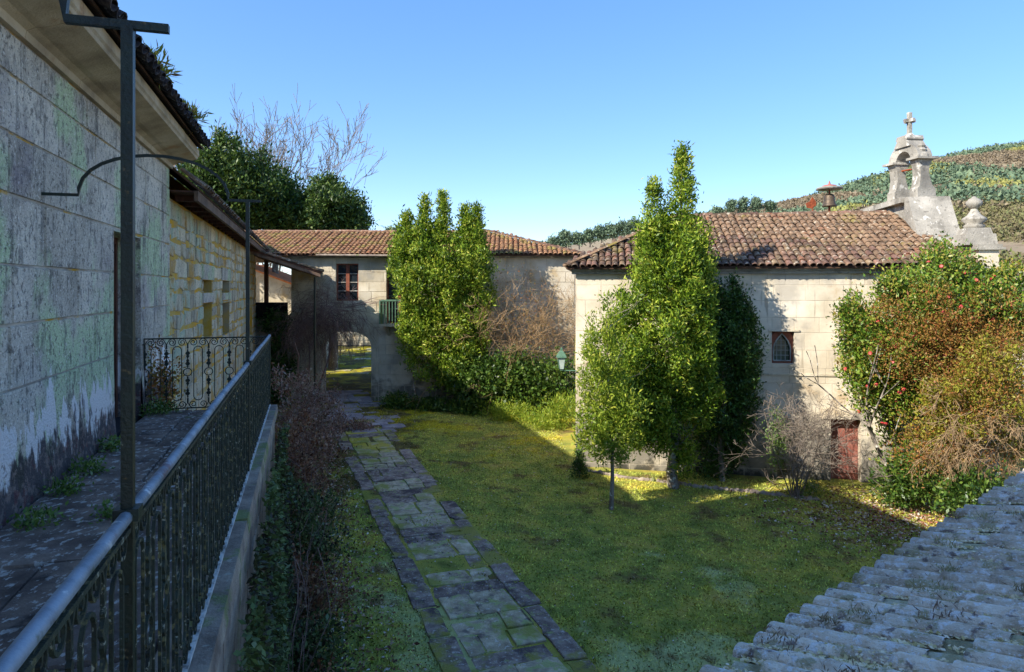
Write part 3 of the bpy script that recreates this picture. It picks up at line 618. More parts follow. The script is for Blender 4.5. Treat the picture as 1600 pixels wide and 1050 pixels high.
# roof: eave slope, unseen set-back attic added to cast shade on the lawn
def FB3(a, b, z): return Vector(FB(a, b, z))
rf = MB().prism([(.5, 7.63), (.5, 7.66), (-3.02, 9.62), (-3.02, 9.55)], lambda b, z: FB(-14, b, z), lambda b, z: FB(1.95, b, z)).build('roof', MT['dark_bed'], lb)
at = MB().box(-14, -.6, -9, -3, 9.4, 12.2, FB).build('shade_attic_wall', MT['render'], lb)
MB().prism([(-2.8, 12.2), (-2.8, 12.28), (-5.4, 15.7), (-9.3, 12.28), (-9.3, 12.2)], lambda b, z: FB(-14.2, b, z), lambda b, z: FB(-.4, b, z)).build('shade_attic_roof', MT['tile'], lb)
MB().prism([(-3.02, 9.55), (-3.02, 9.62), (-5.4, 9.9), (-9.2, 9.6), (-9.2, 9.5)], lambda b, z: FB(-.59, b, z), lambda b, z: FB(1.95, b, z)).build('roof_top', MT['tile'], lb)
upv = (FB3(0, -3.0, 9.6) - FB3(0, .58, 7.68)).normalized()
Ms = tile_rows(FB3(-6, .60, 7.66), (U.x, U.y, 0), upv, 37, .215, 2, .34, None, random.Random(8), 1.0)
place_tiles(rf, Ms, MT['tile_dark'])
TC = tile_mesh(.46, .095, .075)                      # channel tiles, hollow side up, between the covers
for v in TC.vertices: v.co.z = -v.co.z
Ms2 = tile_rows(FB3(-5.89, .64, 7.70), (U.x, U.y, 0), upv, 36, .215, 1, .34, None, random.Random(9), 1.0, drop=-.02); place_tiles(rf, Ms2, MT['tile_dark'], TC)

# balcony
bal = thing('balcony', 'stone balcony floor with lichened kerb along the granite house', 'balcony', FB(-4, .8, FLOOR))
BE = .04      # far end of the balcony
deck = MB().box(-11, BE + .12, .06, 1.44, FLOOR - .25, FLOOR - .03, FB).build('deck', MT['floor'], bal)
a_ = -11.0
br = random.Random(4)
while a_ < BE + .1:
    l = br.uniform(1.2, 1.9); a1_ = min(BE + .12, a_ + l); bs = br.uniform(.55, .85)
    for b0_, b1_ in ((.062, bs), (bs, 1.438)):
        t0 = br.uniform(-.012, .008); MB().box(a_ + .008, a1_ - .008, b0_ + .006, b1_ - .006, FLOOR - .03, FLOOR + t0, FB, ch=.008).build('floor_slab', MT['floor'], deck)
    a_ = a1_
a_ = -11.0
while a_ < BE + .1:
    l = br.uniform(1.4, 2.2); a1_ = min(BE + .14, a_ + l)
    MB().box(a_ + .005, a1_ - .005, 1.44, 1.71, FLOOR - .08, FLOOR + .015 + br.uniform(-.008, .008), FB, ch=.012).build('kerb_stone', MT['kerb'], bal); a_ = a1_
bw = panel(FB, -11, BE, -.2, FLOOR - .082, .25, (), 1.66).build('supporting_wall', MT['mortar1'], bal)
ashlar(bw, FB, -8, BE, 0, FLOOR - .09, .42, (.7, 1.2), (), MT['kerb'], rr=random.Random(31), b=1.66)

# railing: one decorative unit in local x (along), z up
def spiral(cx, cz, r, turns, start, sgn=1, n=20):
    return [(cx + sgn * r * (1 - .78 * t) * math.cos(start + t * turns * 2 * math.pi), 0, cz + r * (1 - .78 * t) * math.sin(start + t * turns * 2 * math.pi)) for t in np.linspace(0, 1, n)]
UW = .262; RH = .965
def piece(fn):
    m = MB(); fn(m); me = mesh('piece', m.v, m.f); return me
IR = .0075
def f_bars(m):       # pair of bars joined by round heads
    r = .055; x0 = UW / 2; top = RH - .17; bot = .17
    pts = [(x0 - r, 0, bot + .0)] + [(x0 - r, 0, z) for z in (.35, .55, top)] + [(x0 - r * math.cos(t), 0, top + r * math.sin(t)) for t in np.linspace(.3, math.pi - .3, 6)] + [(x0 + r, 0, z) for z in (top, .55, .35, bot)] + [(x0 + r * math.cos(t), 0, bot - r * math.sin(t)) for t in np.linspace(.3, math.pi, 6)]
    m.tube(pts, IR, 4)
def f_scroll(s, zc, flip):
    def f(m):
        p = spiral(0, 0, .052, 1.45, -math.pi / 2 if flip < 0 else math.pi / 2, s, 18); m.tube([(UW / 2 + s * .062 + q[0], 0, zc + q[2] * 1.0) for q in p], .007, 4)
        m.tube([(UW / 2 + s * .062, 0, zc - flip * .052 * -1), (UW / 2 + s * .10, 0, zc + flip * .03), (UW / 2 + s * .127, 0, zc - flip * .02), (UW / 2 + s * .125, 0, zc - flip * .085)], .007, 4)
    return f
def f_ring(m):
    m.tube([(.052 * math.cos(t), 0, .5 + .05 * math.sin(t)) for t in np.linspace(0, 2 * math.pi, 17)], .008, 4)
def f_fin(z0, d):
    def f(m):
        pr_ = [(.0, 0), (.012, .015), (.007, .03), (.026, .05), (.03, .065), (.012, .085), (.02, .10), (.006, .125), (.001, .16)]
        V = []; F = []
        for i, (r, h) in enumerate(pr_): V += [(-r, -.006, z0 + d * h), (r, -.006, z0 + d * h), (r, .006, z0 + d * h), (-r, .006, z0 + d * h)]
        for i in range(len(pr_) - 1): F += [(i*4 + k, i*4 + (k+1) % 4, i*4 + 4 + (k+1) % 4, i*4 + 4 + k) for k in range(4)]
        m.add(V, F)
    return f
PIECES = [('arched_bars', piece(f_bars)), ('ring', piece(f_ring))]
for s_ in (-1, 1):
    PIECES.append(('scroll', piece(f_scroll(s_, RH - .062, 1)))); PIECES.append(('scroll', piece(f_scroll(s_, .062, -1))))
PIECES += [('finial', piece(f_fin(.555, 1))), ('finial', piece(f_fin(.445, -1))), ('finial', piece(f_fin(RH - .15, -1))), ('finial', piece(f_fin(.15, 1)))]
def rail_run(root, start, d, n, matn):
    for i in range(n):
        o3 = Vector(start) + Vector(d) * (i * UW)
        x = Vector(d).normalized(); y = Vector((0, 0, 1)).cross(x); M = Matrix((x, y, Vector((0, 0, 1)))).transposed().to_4x4(); M.translation = o3
        pan = link('railing_panel', PCS[matn][0][1], None, root, M)
        for nm, me in PCS[matn][1:]:
            q = link(nm, me); q.parent = pan
PCS = {}
for mn in ('iron', 'iron2'):
    PCS[mn] = []
    for nm, me in PIECES:
        m2 = me.copy(); m2.materials.append(MT[mn]); PCS[mn].append((nm, m2))
RB = 1.60; ZB = FLOOR + .05; ZT = FLOOR + 1.0
ra = thing('balcony_railing', 'long green wrought iron railing with scrolls and worn metal handrail', 'railing', FB(-4, RB, FLOOR))
rail_run(ra, FB(BE - UW * 44 - .02, RB, ZB - .02), (U.x, U.y, 0), 44, 'iron2')
hp = [FB(a_, RB, ZT + .004 * math.sin(a_ * 2)) for a_ in np.linspace(-11.5, BE + .02, 26)]
MB().tube(hp, .02, 10).build('handrail', MT['handrail'], ra, True)
MB().box(-11.4, BE, RB - .016, RB + .016, FLOOR + .022, FLOOR + .042, FB).build('bottom_rail', MT['frostline'], ra)
MB().box(-11.4, BE, RB - .012, RB + .012, ZT - .045, ZT - .03, FB).build('top_bar', MT['iron2'], ra)
MB().box(BE - .015, BE + .015, RB - .015, RB + .015, FLOOR + .02, ZT - .02, FB).build('corner_post', MT['iron'], ra)
rb_ = thing('end_railing', 'short ornate iron railing closing the far end of the balcony', 'railing', FB(BE, .8, FLOOR))
rail_run(rb_, FB(BE, .03, ZB - .02), (Vn.x, Vn.y, 0), 6, 'iron')
MB().box(BE - .012, BE + .012, -.005, RB - .02, ZT - .02, ZT - .003, FB).build('top_bar', MT['iron'], rb_)
MB().box(BE - .012, BE + .012, .02, RB - .02, FLOOR + .035, FLOOR + .05, FB).build('bottom_rail', MT['iron'], rb_)
MB().box(BE - .012, BE + .012, .005, .028, FLOOR + .0, ZT - .022, FB).build('end_post', MT['iron'], rb_)
# pergola posts with arches to the wall
def pergola(a, label):
    t = thing('pergola_post', label, 'post', FB(a, RB, FLOOR), 'iron pergola frames over the balcony')
    zt = EYE + .775
    MB().box(a - .016, a + .016, RB - .016, RB + .016, FLOOR + .02, zt, FB).build('post', MT['iron'], t)
    MB().box(a - .03, a + .03, RB - .034, RB + .034, ZT - .012, ZT + .024, FB).build('collar', MT['iron'], t)
    pts = [FB(a, -.03, zt), FB(a, .28, zt)] + [FB(a, .28 + 1.16 * (1 - math.cos(q)) / 2, zt + .36 * math.sin(q) ** .85) for q in np.linspace(.12, math.pi - .12, 14)] + [FB(a, 1.44, zt), FB(a, RB + .11, zt)]
    T = tubes_poly(pts, .017, 4); mk('arch', T[0].tolist(), T[1].tolist(), MT['iron'], t)
def rail_a(px):      # position along the railing line for a column of the view
    k_ = (px - 800) / FPX; o_ = Vector(FB(0, RB, 0)); return (k_ * o_.y - o_.x) / (U.x - k_ * U.y)
pergola(rail_a(200), 'near green iron post with arm and arch, tallest in front of the wall')
pergola(rail_a(387), 'far thin green iron post with arch, near the balcony corner')

# ---------------------------------------------------------------- rubble wing further back
rw = thing('rubble_wing', 'lower rubble wing with yellow lichen joints behind the granite house', 'house', FB(10, -1, 0))
def hole(p0, p1, y0, y1): a0_, a1_ = FB.a(p0), FB.a(p1); am = (p0 + p1) / 2; return (a0_, a1_, FB.z(am, y1), FB.z(am, y0))
H = [hole(319, 333, 438, 457), hole(319, 333, 473, 528), hole(349, 360, 439, 457), hole(349, 360, 473, 522), hole(389, 395, 466, 522)]
H = [(a, b, max(z, FLOOR - .4), w) for a, b, z, w in H]
AE = 21.4
ww = panel(FB, 1.862, AE, -.2, 6.86, .55, H, -.03).box(AE - .6, AE, -7, -.6, 0, 6.8, FB).box(1.9, AE, -7.4, -7, 0, 7, FB).build('wall', MT['mortar2'], rw)
LN = [(h[0] - .25, h[1] + .25, h[3], h[3] + .36) for h in (H[0], H[2])]
SILL = [(h[0] - .1, h[1] + .1, H[1][3], h[2]) for h in (H[0], H[2])]
ashlar(ww, FB, 1.862, AE, 2.2, 6.84, .31, (.40, .9), H + LN + SILL, MT['wall2'], proud=.02, gap=.024, jit=.045, rr=random.Random(17), b=-.03, zvar=.35)
for i, l in enumerate(LN): MB().box(l[0] + .02, l[1] - .02, -.04, .0, l[2] + .012, l[3] - .02, FB).build('lintel', MT['wall1'], ww)
for l in SILL: MB().box(l[0], l[1], -.3, .012, l[2] + .01, l[3] - .01, FB).build('transom', MT['wall1'], ww)
for i, h in enumerate(H):
    if i in (1, 3, 4): MB().box(h[0] - .01, h[1] + .01, -.30, -.22, h[2] - .01, h[3] + .01, FB).build('blocked_opening', MT['beam'], rw)
    else: MB().box(h[0] - .01, h[1] + .01, -.42, -.36, h[2] - .01, h[3] + .01, FB).build('window', MT['dark'], rw)
EZ = 6.98
rr_ = MB().prism([(.42, EZ), (.42, EZ + .04), (-3.5, 10.35), (-7.6, EZ + .1), (-7.6, EZ), (-3.5, 10.25)], lambda b, z: FB(1.9, b, z), lambda b, z: FB(AE + .1, b, z)).build('roof', MT['dark_bed'], rw)
MB().prism([(-.2, 6.8), (-.2, EZ + .5), (-3.5, 10.23), (-6.9, EZ + .4), (-6.9, 6.8)], lambda b, z: FB(AE - .5, b, z), lambda b, z: FB(AE - .02, b, z)).build('gable', MT['mortar2'], rw)
MB().box(1.92, AE, .36, .42, EZ - .17, EZ - .01, FB).build('fascia', MT['beam'], rw)
MB().box(1.92, AE, -.02, .36, EZ - .035, EZ - .01, FB).build('soffit', MT['wood'], rw)
for a_ in np.arange(2.4, AE, .8): MB().box(a_, a_ + .09, -.0, .355, EZ - .13, EZ - .037, FB).build('rafter_end', MT['wood'], rw)
upv2 = (FB3(0, -3.5, 10.35) - FB3(0, .42, EZ + .04)).normalized()
place_tiles(rr_, tile_rows(FB3(1.98, .52, EZ + .03), (U.x, U.y, 0), upv2, 90, .215, 1, .34, None, random.Random(12), 1.0), MT['tile'])

# porch at the end of the wing
po = thing('porch', 'dark timber porch with tiled lean-to roof beside the archway', 'porch', FB(19, 1.5, .4))
pz0, pz1 = 6.86, 5.98
pr0 = MB().prism([(-.1, pz0), (-.1, pz0 + .06), (2.65, pz1 + .05), (2.65, pz1 - .01)], lambda b, z: FB(17.4, b, z), lambda b, z: FB(21.6, b, z)).build('roof', MT['wood'], po)
for a_ in (17.42, 19.3, 21.3): MB().prism([(.05, pz0 - .16), (.05, pz0 - .01), (2.6, pz1 - .03), (2.6, pz1 - .15)], lambda b, z: FB(a_, b, z), lambda b, z: FB(a_ + .1, b, z)).build('rafter', MT['beam'], po)
up3 = (FB3(0, -.1, pz0) - FB3(0, 2.65, pz1)).normalized()
place_tiles(pr0, tile_rows(FB3(17.45, 2.72, pz1 + .06), (U.x, U.y, 0), up3, 19, .215, 9, .33, None, random.Random(14), 1.0), MT['tile'], near=0)
MB().lathe([(.05, 0), (.05, pz1 - 1.2)], Vector(FB(17.7, 2.4, 1.05)), 8).build('downpipe', MT['iron'], po)
MB().box(-10.75, -10.6, 29.6, 29.75, .4, 7.1).build('timber_post', MT['wood'], po)
MB().box(-11.2, -9.72, 29.5, 29.62, 4.05, 4.78).build('parapet', MT['dark'], po); MB().box(-11.3, -9.72, 29.4, 29.66, .2, 4.04).build('landing_wall', MT['kerb'], po)
sh = thing('shed', 'small outbuilding with sunlit orange tile roof glimpsed through the porch', 'shed', (-13, 40, .9))
MB().prism([(-15.5, .6), (-15.5, 6.7), (-11.0, 5.0), (-11.0, .6)], lambda x, z: (x, 39, z), lambda x, z: (x, 43, z)).build('wall', MT['farstone'], sh)
s1 = MB().prism([(-15.6, 6.74), (-15.6, 6.84), (-10.7, 5.0), (-10.7, 4.9)], lambda x, z: (x, 38.8, z), lambda x, z: (x, 43.2, z)).build('roof', MT['tile_orange'], sh)

# ================================================================ FAR BUILDING WITH ARCHWAY
fb = thing('gatehouse', 'cream stone building with archway, window and mossy tiled roof at the far end', 'house', (-3, 31, .4))
FA = lambda px: (px - 800) / FPX * 30 + 9.7
FZ = lambda py: EYE - (py - HOR) / FPX * 30
ARCH = (FA(503), FA(580), -.2, FZ(518)); WIN = (FA(525), FA(560), FZ(470), FZ(412)); BDO = (FA(604), FA(642), FZ(505), FZ(420))
FW = 12.45; FTOP = FZ(403)
fw = panel(FF, 0, FW, -.2, FTOP, .7, [ARCH, WIN, BDO])
SPR = 2.75; ac = (ARCH[0] + ARCH[1]) / 2; aw = (ARCH[1] - ARCH[0]) / 2; ah = ARCH[3] - SPR
N_ = 16; arc = [(ac - aw * math.cos(math.pi * i / N_), SPR + ah * math.sin(math.pi * i / N_) ** .8) for i in range(N_ + 1)]
for i in range(N_):     # spandrels and intrados
    (x0, z0), (x1, z1) = arc[i], arc[i+1]
    fw.prism([(x0, z0), (x1, z1), (x1, ARCH[3] + .001), (x0, ARCH[3] + .001)], lambda a, z: FF(a, -.003, z), lambda a, z: FF(a, -.697, z))
fw = fw.build('wall', MT['cream_mortar'], fb)
BX = (ARCH[0] - .32, ARCH[1] + .32, -.2, ARCH[3] + .38)     # block round the arch: jamb stones and voussoirs
ashlar(fw, FF, 0, FW, .2, FTOP, .46, (.6, 1.25), [BX, WIN, BDO], MT['farstone'], rr=random.Random(41), gap=.007)
for s0, s1 in ((BX[0], ARCH[0]), (ARCH[1], BX[1])): ashlar(fw, FF, s0, s1, .2, SPR, .5, (.5, .6), (), MT['farstone'], rr=random.Random(43), gap=.006, proud=.02)
def box_hit(x, z):      # from the arch centre through a point out to the surrounding block
    dx, dz = x - ac, z - SPR; t = 1e9
    if dx > 1e-6: t = min(t, (BX[1] - ac) / dx)
    if dx < -1e-6: t = min(t, (BX[0] - ac) / dx)
    if dz > 1e-6: t = min(t, (BX[3] - SPR) / dz)
    return (ac + dx * t, SPR + dz * t)
for i in range(0, N_, 2):
    A_, B_, C_ = arc[i], arc[i+1], arc[i+2]; O_ = [box_hit(*A_), box_hit(*C_)]
    if i == 0: O_[0] = (BX[0], SPR)
    if i == N_ - 2: O_[1] = (BX[1], SPR)
    poly = [A_, B_, C_, O_[1]]
    if abs(O_[0][0] - O_[1][0]) > .05 and abs(O_[0][1] - O_[1][1]) > .05: poly.append((BX[0] if O_[0][0] < ac else BX[1], BX[3]))
    poly.append(O_[0]); cx_ = sum(p[0] for p in poly) / len(poly); cz_ = sum(p[1] for p in poly) / len(poly)
    poly = [(cx_ + (p - cx_) * .985, cz_ + (z - cz_) * .985) for p, z in poly]
    MB().prism(poly, lambda a, z: FF(a, -.01, z), lambda a, z: FF(a, .018, z)).build('voussoir', MT['farstone'], fw)
MB().box(0, .6, -7.4, -.7, 4.052, FTOP, FF).box(-1.7, -1.45, -7.4, -.05, -.2, 4.05, FF).box(FW - .6, FW, -7.4, -.7, -.2, FTOP, FF).box(.602, FW - .602, -7.4, -6.8, 4.0, FTOP, FF).box(6.5, FW - .602, -7.4, -6.8, -.2, 3.998, FF).box(.602, FW - .602, -6.8, -.702, 3.85, 4.05, FF).box(5.2, 5.8, -6.8, -.702, -.2, 3.85, FF).build('back_and_sunblock_walls', MT['render'], fb)  # outer left wall is unseen, added to keep sun out of the passage
MB().box(-.1, FW + .1, 0.002, .10, FTOP - .002, FTOP + .10, FF).box(-.1, FW + .1, -.6, 0.0, FTOP + .002, FTOP + .10, FF).build('eave_moulding', MT['white_granite'], fb)
# window with twelve panes
def casement(root, fr, h, nx_, nz_, bars, frame, depth=-.14):
    win = MB().box(h[0], h[1], depth - .05, depth - .03, h[2], h[3], fr).build('window', MT['dark'], root)
    m = MB(); t = .06
    m.box(h[0], h[0] + t, depth - .03, depth + .03, h[2], h[3], fr).box(h[1] - t, h[1], depth - .03, depth + .03, h[2], h[3], fr).box(h[0] + t, h[1] - t, depth - .03, depth + .03, h[3] - t, h[3], fr).box(h[0] + t, h[1] - t, depth - .03, depth + .03, h[2], h[2] + t, fr)
    m.build('frame', frame, win); mid = (h[0] + h[1]) / 2
    MB().box(mid - .075, mid + .075, depth - .03, depth + .045, h[2] + t, h[3] - t, fr).build('meeting_stile', frame, win)
    for x0, x1 in ((h[0] + t, mid - .075), (mid + .075, h[1] - t)):
        dz = (h[3] - h[2] - 2 * t) / nz_
        for j in range(nz_):
            MB().box(x0, x1, depth - .028, depth - .018, h[2] + t + j * dz + .015, h[2] + t + (j+1) * dz - .015, fr).build('pane', MT['glass'], win)
            if j: MB().box(x0, x1, depth - .03, depth + .02, h[2] + t + j * dz - .018, h[2] + t + j * dz + .018, fr).build('glazing_bar', bars, win)
casement(fb, FF, WIN, 2, 4, MT['white_granite'], MT['redwood'])
casement(fb, FF, BDO, 2, 4, MT['greenpaint'], MT['redwood'], -.2)
MB().box(WIN[0] - .08, WIN[1] + .08, .016, .05, WIN[2] - .11, WIN[2] - .002, FF).build('sill', MT['farstone'], fb)
# green balcony
gb = thing('green_balcony', 'small green painted timber balcony on the gatehouse half hidden by laurel', 'balcony', FF(4.6, .5, FZ(505)))
bz = FZ(505)
MB().box(FA(598), FA(700), .02, .85, bz - .1, bz, FF).build('deck', MT['farstone'], gb)
MB().box(FA(598), FA(598) + .05, .02, .82, bz + .002, bz + 1.05, FF).build('side_panel', MT['greenpaint'], gb)
MB().box(FA(598) + .052, FA(700), .76, .82, bz + .98, bz + 1.05, FF).build('rail', MT['greenpaint'], gb)
for x_ in np.arange(FA(598) + .15, FA(700), .13): MB().box(x_, x_ + .035, .77, .805, bz + .002, bz + .98, FF).build('baluster', MT['greenpaint'], gb)
for x_ in (FA(606), FA(690)): MB().prism([(.02, bz - .55), (.02, bz - .102), (.7, bz - .102)], lambda b, z: FF(x_, b, z), lambda b, z: FF(x_ + .12, b, z)).build('bracket', MT['farstone'], gb)
# roof
re_, rz_ = FTOP + .13, 8.16
ov = .35
eL, eR = -4.2, FW + .35; hipx = FW - 3.9
def FFp(a, b, z): return Vector(FF(a, b, z))
rfm = MB().add([FF(eL, ov, re_), FF(eR, ov, re_), FF(hipx, -3.6, rz_), FF(eL, -3.6, rz_), FF(eR, -7.6, re_), FF(eL, -7.6, re_), FF(eL, ov, re_ - .05), FF(eR, ov, re_ - .05), FF(eR, -7.6, re_ - .05), FF(eL, -7.6, re_ - .05)],
    [(0, 1, 2, 3), (1, 4, 2), (2, 4, 5, 3), (6, 7, 8, 9), (0, 1, 7, 6), (1, 4, 8, 7), (0, 3, 5, 9, 6)]).build('roof', MT['dark_bed'], fb)
upF = (FFp(0, -3.6, rz_) - FFp(0, ov, re_)).normalized()
def keepF(p):
    d = ov - (-(p.y - 30.0)); a = p.x + 9.7; return p.y - (30 - ov) < (eR - .1 - a) * (3.95 / (eR - hipx)) + .1
Ms = tile_rows(FFp(eL + .1, ov + .06, re_ + .0), (1, 0, 0), upF, 80, .215, 13, .325, lambda p: (p.x + 9.7) < eR - .05 and (p.y - 29.6) < (eR - (p.x + 9.7)) * .98, random.Random(51), .98)
place_tiles(rfm, Ms, MT['tile_far'], near=0)
upH = (FFp(hipx, -3.6, rz_) - FFp(eR, -3.6, re_)).normalized()
def ridge(root, p0, p1, mat, step=.36, sc=1.25, rr=random.Random(2)):
    d = (p1 - p0); L_ = d.length; y = d.normalized(); x = y.cross(Vector((0, 0, 1))).normalized(); z = x.cross(y); out = []
    for s in np.arange(0, L_, step):
        M = Matrix((x, y, z)).transposed().to_4x4() @ Matrix.Scale(sc, 4); M.translation = p0 + y * s + Vector((0, 0, rr.uniform(-.015, .02))); out.append(M)
    return out
place_tiles(rfm, ridge(rfm, FFp(eL, -3.6, rz_ + .0), FFp(hipx, -3.6, rz_ + .0), 0) + ridge(rfm, FFp(eR, ov, re_ + .02), FFp(hipx, -3.6, rz_ + .02), 0), MT['tile'], near=0)
MB().tube([FF(FA(498), .42, re_ - .02), FF(FA(620), .42, re_ - .05)], .05, 8).build('gutter', MT['kerb'], fb)
# low stone wall far beyond the arch
lw = mk('boundary_wall', *(lambda m: (m.v, m.f))(MB().box(-16, -3, 50, 50.6, 1.0, 2.3)), MT['mortar1']); tag(lw, 'low stone wall closing the yard beyond the archway', 'wall')
ashlar(lw, Frame((-14, 50), (1, 0), (0, -1)), 0, 10, 1.2, 2.28, .35, (.5, 1.1), (), MT['farstone'], rr=random.Random(61))

# ================================================================ CHAPEL
ch = thing('chapel', 'white granite chapel with tiled hip roof and small arched window', 'chapel', FC(5, -3, 0))
cw_ = (FC.a(1206), FC.a(1241)); czm = 1223
CWIN = (cw_[0], cw_[1], FC.z(czm, 568), FC.z(czm, 518)); CDO = (FC.a(1298), FC.a(1345), -.1, FC.z(1320, 655))
CL = FC.a(1540); CT = 5.9; CW = 7.0
cwall = panel(FC, 0, CL, -.4, CT, .8, [CWIN, CDO]).box(0, .8, -CW, -.8, -.4, CT, FC).box(.802, CL, -CW, -CW + .8, -.4, CT, FC).build('wall', MT['cream_mortar'], ch)
ashlar(cwall, FC, 0, CL, -.1, CT, .46, (.75, 1.35), [CWIN, CDO], MT['cream'], rr=random.Random(71), gap=.002, proud=.006)
ashlar(cwall, Frame(FC(0, 0, 0)[:2], -CN, (-CD.x, -CD.y)), 0.02, 6.9, .1, CT, .46, (.75, 1.35), (), MT['cream'], rr=random.Random(72), gap=.004, proud=.01)
MB().box(-.12, CL, .001, .10, CT - .10, CT - .02, FC).box(-.12, CL + .0, .003, .16, CT - .018, CT + .07, FC).box(-.12, -.001, -CW, 0, CT - .018, CT + .07, FC).build('eave_moulding', MT['white_granite'], ch)
MB().box(3.2, FC.a(1385), .009, .035, FC.z(1240, 587), FC.z(1240, 584), FC).build('string_course', MT['farstone'], ch)
# door
d_ = MB().box(CDO[0], CDO[1], -.32, -.25, CDO[2], CDO[3], FC).build('door', MT['dark'], ch)
nb = 5; pw = (CDO[1] - CDO[0]) / nb
for i in range(nb): MB().box(CDO[0] + i * pw + .004, CDO[0] + (i+1) * pw - .004, -.25, -.215 - .006 * (i % 2), CDO[2] + .02, CDO[3] - .005, FC).build('plank', MT['reddoor'], d_)
MB().box(CDO[0] + .05, CDO[1] - .05, -.214, -.185, CDO[2] + .35, CDO[2] + .47, FC).build('ledge_board', MT['reddoor'], d_)
MB().box(CDO[0] - .22, CDO[1] + .22, .012, .05, CDO[3] + .005, CDO[3] + .26, FC).build('door_lintel', MT['cream'], ch)
MB().box(CDO[0] - .3, CDO[1] + .3, .0, .45, -.3, .03, FC).build('door_step', MT['slab_pale'], ch)
# window: red surround with a pointed leaded light
w_ = MB().box(CWIN[0], CWIN[1], -.30, -.26, CWIN[2], CWIN[3], FC).build('window', MT['dark'], ch)
wm = (CWIN[0] + CWIN[1]) / 2; ww_ = (CWIN[1] - CWIN[0]) / 2 - .07; zb = CWIN[2] + .07; zs = zb + .34; zt = CWIN[3] - .07
lanc = [(wm - ww_, zb), (wm + ww_, zb), (wm + ww_, zs)] + [(wm + ww_ * (1 - t ** 1.7), zs + (zt - zs) * t) for t in (.25, .5, .75)] + [(wm, zt)] + [(wm - ww_ * (1 - t ** 1.7), zs + (zt - zs) * t) for t in (.75, .5, .25)] + [(wm - ww_, zs)]
outer = []
for x_, z_ in lanc:     # radial match on the outer rectangle
    dx, dz = x_ - wm, z_ - (zb + zt) / 2; t = min((CWIN[1] - wm) / abs(dx) if abs(dx) > 1e-6 else 9, ((CWIN[3] - CWIN[2]) / 2) / abs(dz) if abs(dz) > 1e-6 else 9); outer.append((wm + dx * t, (CWIN[2] + CWIN[3]) / 2 + dz * t))
m = MB(); n_ = len(lanc)
for i in range(n_):
    q = [lanc[i], lanc[(i+1) % n_], outer[(i+1) % n_], outer[i]]; m.prism(q, lambda a, z: FC(a, -.2, z), lambda a, z: FC(a, -.13, z))
m.box(CWIN[0], CWIN[1], -.26, -.201, CWIN[2], CWIN[2] + .07, FC).box(CWIN[0], CWIN[0] + .07, -.26, -.203, CWIN[2], CWIN[3], FC).box(CWIN[1] - .07, CWIN[1], -.26, -.203, CWIN[2], CWIN[3], FC)
for s_ in (-1, 1): m.prism([(wm + s_ * (ww_ + .07), zs + .12), (wm + s_ * (ww_ + .07), CWIN[3]), (wm, CWIN[3]), (wm + s_ * ww_ * .55, zs + (zt - zs) * .62)], lambda a, z: FC(a, -.25, z), lambda a, z: FC(a, -.205, z))
m.build('surround', MT['redwood'], w_)
def inside(z):
    if z <= zs: return ww_
    return ww_ * (1 - ((z - zs) / (zt - zs)) ** 1.7)
m = MB(); m.tube([FC(a, -.125, z) for a, z in lanc + [lanc[0]]], .022, 6); m.build('lancet_moulding', MT['lead'], w_)
for k_ in range(1, 5):
    z_ = zb + k_ * (zt - zb) / 5.3; MB().box(wm - inside(z_), wm + inside(z_), -.235, -.225, z_ - .009, z_ + .009, FC).build('lead_bar', MT['lead'], w_)
for k_ in (-.5, 0, .5):
    x_ = wm + k_ * ww_; ztop = zs + (zt - zs) * (1 - abs(k_)) ** (1 / 1.7) if k_ else zt; MB().box(x_ - .009, x_ + .009, -.234, -.226, zb, ztop - .02, FC).build('lead_bar', MT['lead'], w_)
glm = material('green_leaded_glass', [(.3, '#2b3a30'), (.6, '#4a5c4c')], 3, rough=.12, bump=0, rnd=.25, spec=.7)
for k_ in range(5):
    z0_ = zb + k_ * (zt - zb) / 5.3; z1_ = min(zb + (k_ + 1) * (zt - zb) / 5.3, zt)
    for j_ in (-1, -.5, 0, .5):
        x0_, x1_ = wm + j_ * ww_, wm + (j_ + .5) * ww_; MB().box(x0_ + .004, x1_ - .004, -.245, -.238, z0_ + .004, z1_ - .004, FC).build('pane', glm, w_)
MB().box(CWIN[0] - .1, CWIN[1] + .14, .01, .035, CWIN[3] + .004, CWIN[3] + .055, FC).build('window_lintel', MT['farstone'], ch)
# roof
ce, cr, cov = CT + .10, 7.80, .27; RR_ = CL - .75
def FC3(a, b, z): return Vector(FC(a, b, z))
cm = CW / 2
croof = MB().add([FC(-cov, cov, ce), FC(CL - .2, cov, ce), FC(CL - .2, -cm, cr), FC(3.3, -cm, cr), FC(-cov, -CW - cov, ce), FC(CL - .2, -CW - cov, ce), FC(-cov, cov, ce - .06), FC(CL - .2, cov, ce - .06), FC(CL - .2, -CW - cov, ce - .06), FC(-cov, -CW - cov, ce - .06)],
    [(0, 1, 2, 3), (0, 3, 4), (3, 2, 5, 4), (6, 7, 8, 9), (0, 1, 7, 6), (1, 2, 5, 8, 7), (0, 4, 9, 6)]).build('roof', MT['dark_bed'], ch)
upC = (FC3(0, -cm, cr) - FC3(0, cov, ce)).normalized(); slen = (FC3(0, -cm, cr) - FC3(0, cov, ce)).length
def locC(p): v = Vector((p.x, p.y)) - FC.o; return v.dot(FC.d), v.dot(FC.n)
def keepC(p):
    a, b = locC(p); return (cov - b) < (a + cov) * (cm + cov) / (3.3 + cov) + .05
TPC = .19; nrow = int((CL - .2 + cov) / TPC)
Ms = tile_rows(FC3(-cov + .08, cov + .07, ce + .01), (CD.x, CD.y, 0), upC, nrow, TPC, int(slen / .32) + 1, .32, keepC, random.Random(81), .93)
Ms = [M for M in Ms if locC(M.translation)[1] > -cm + .12]
place_tiles(croof, Ms, MT['tile'])
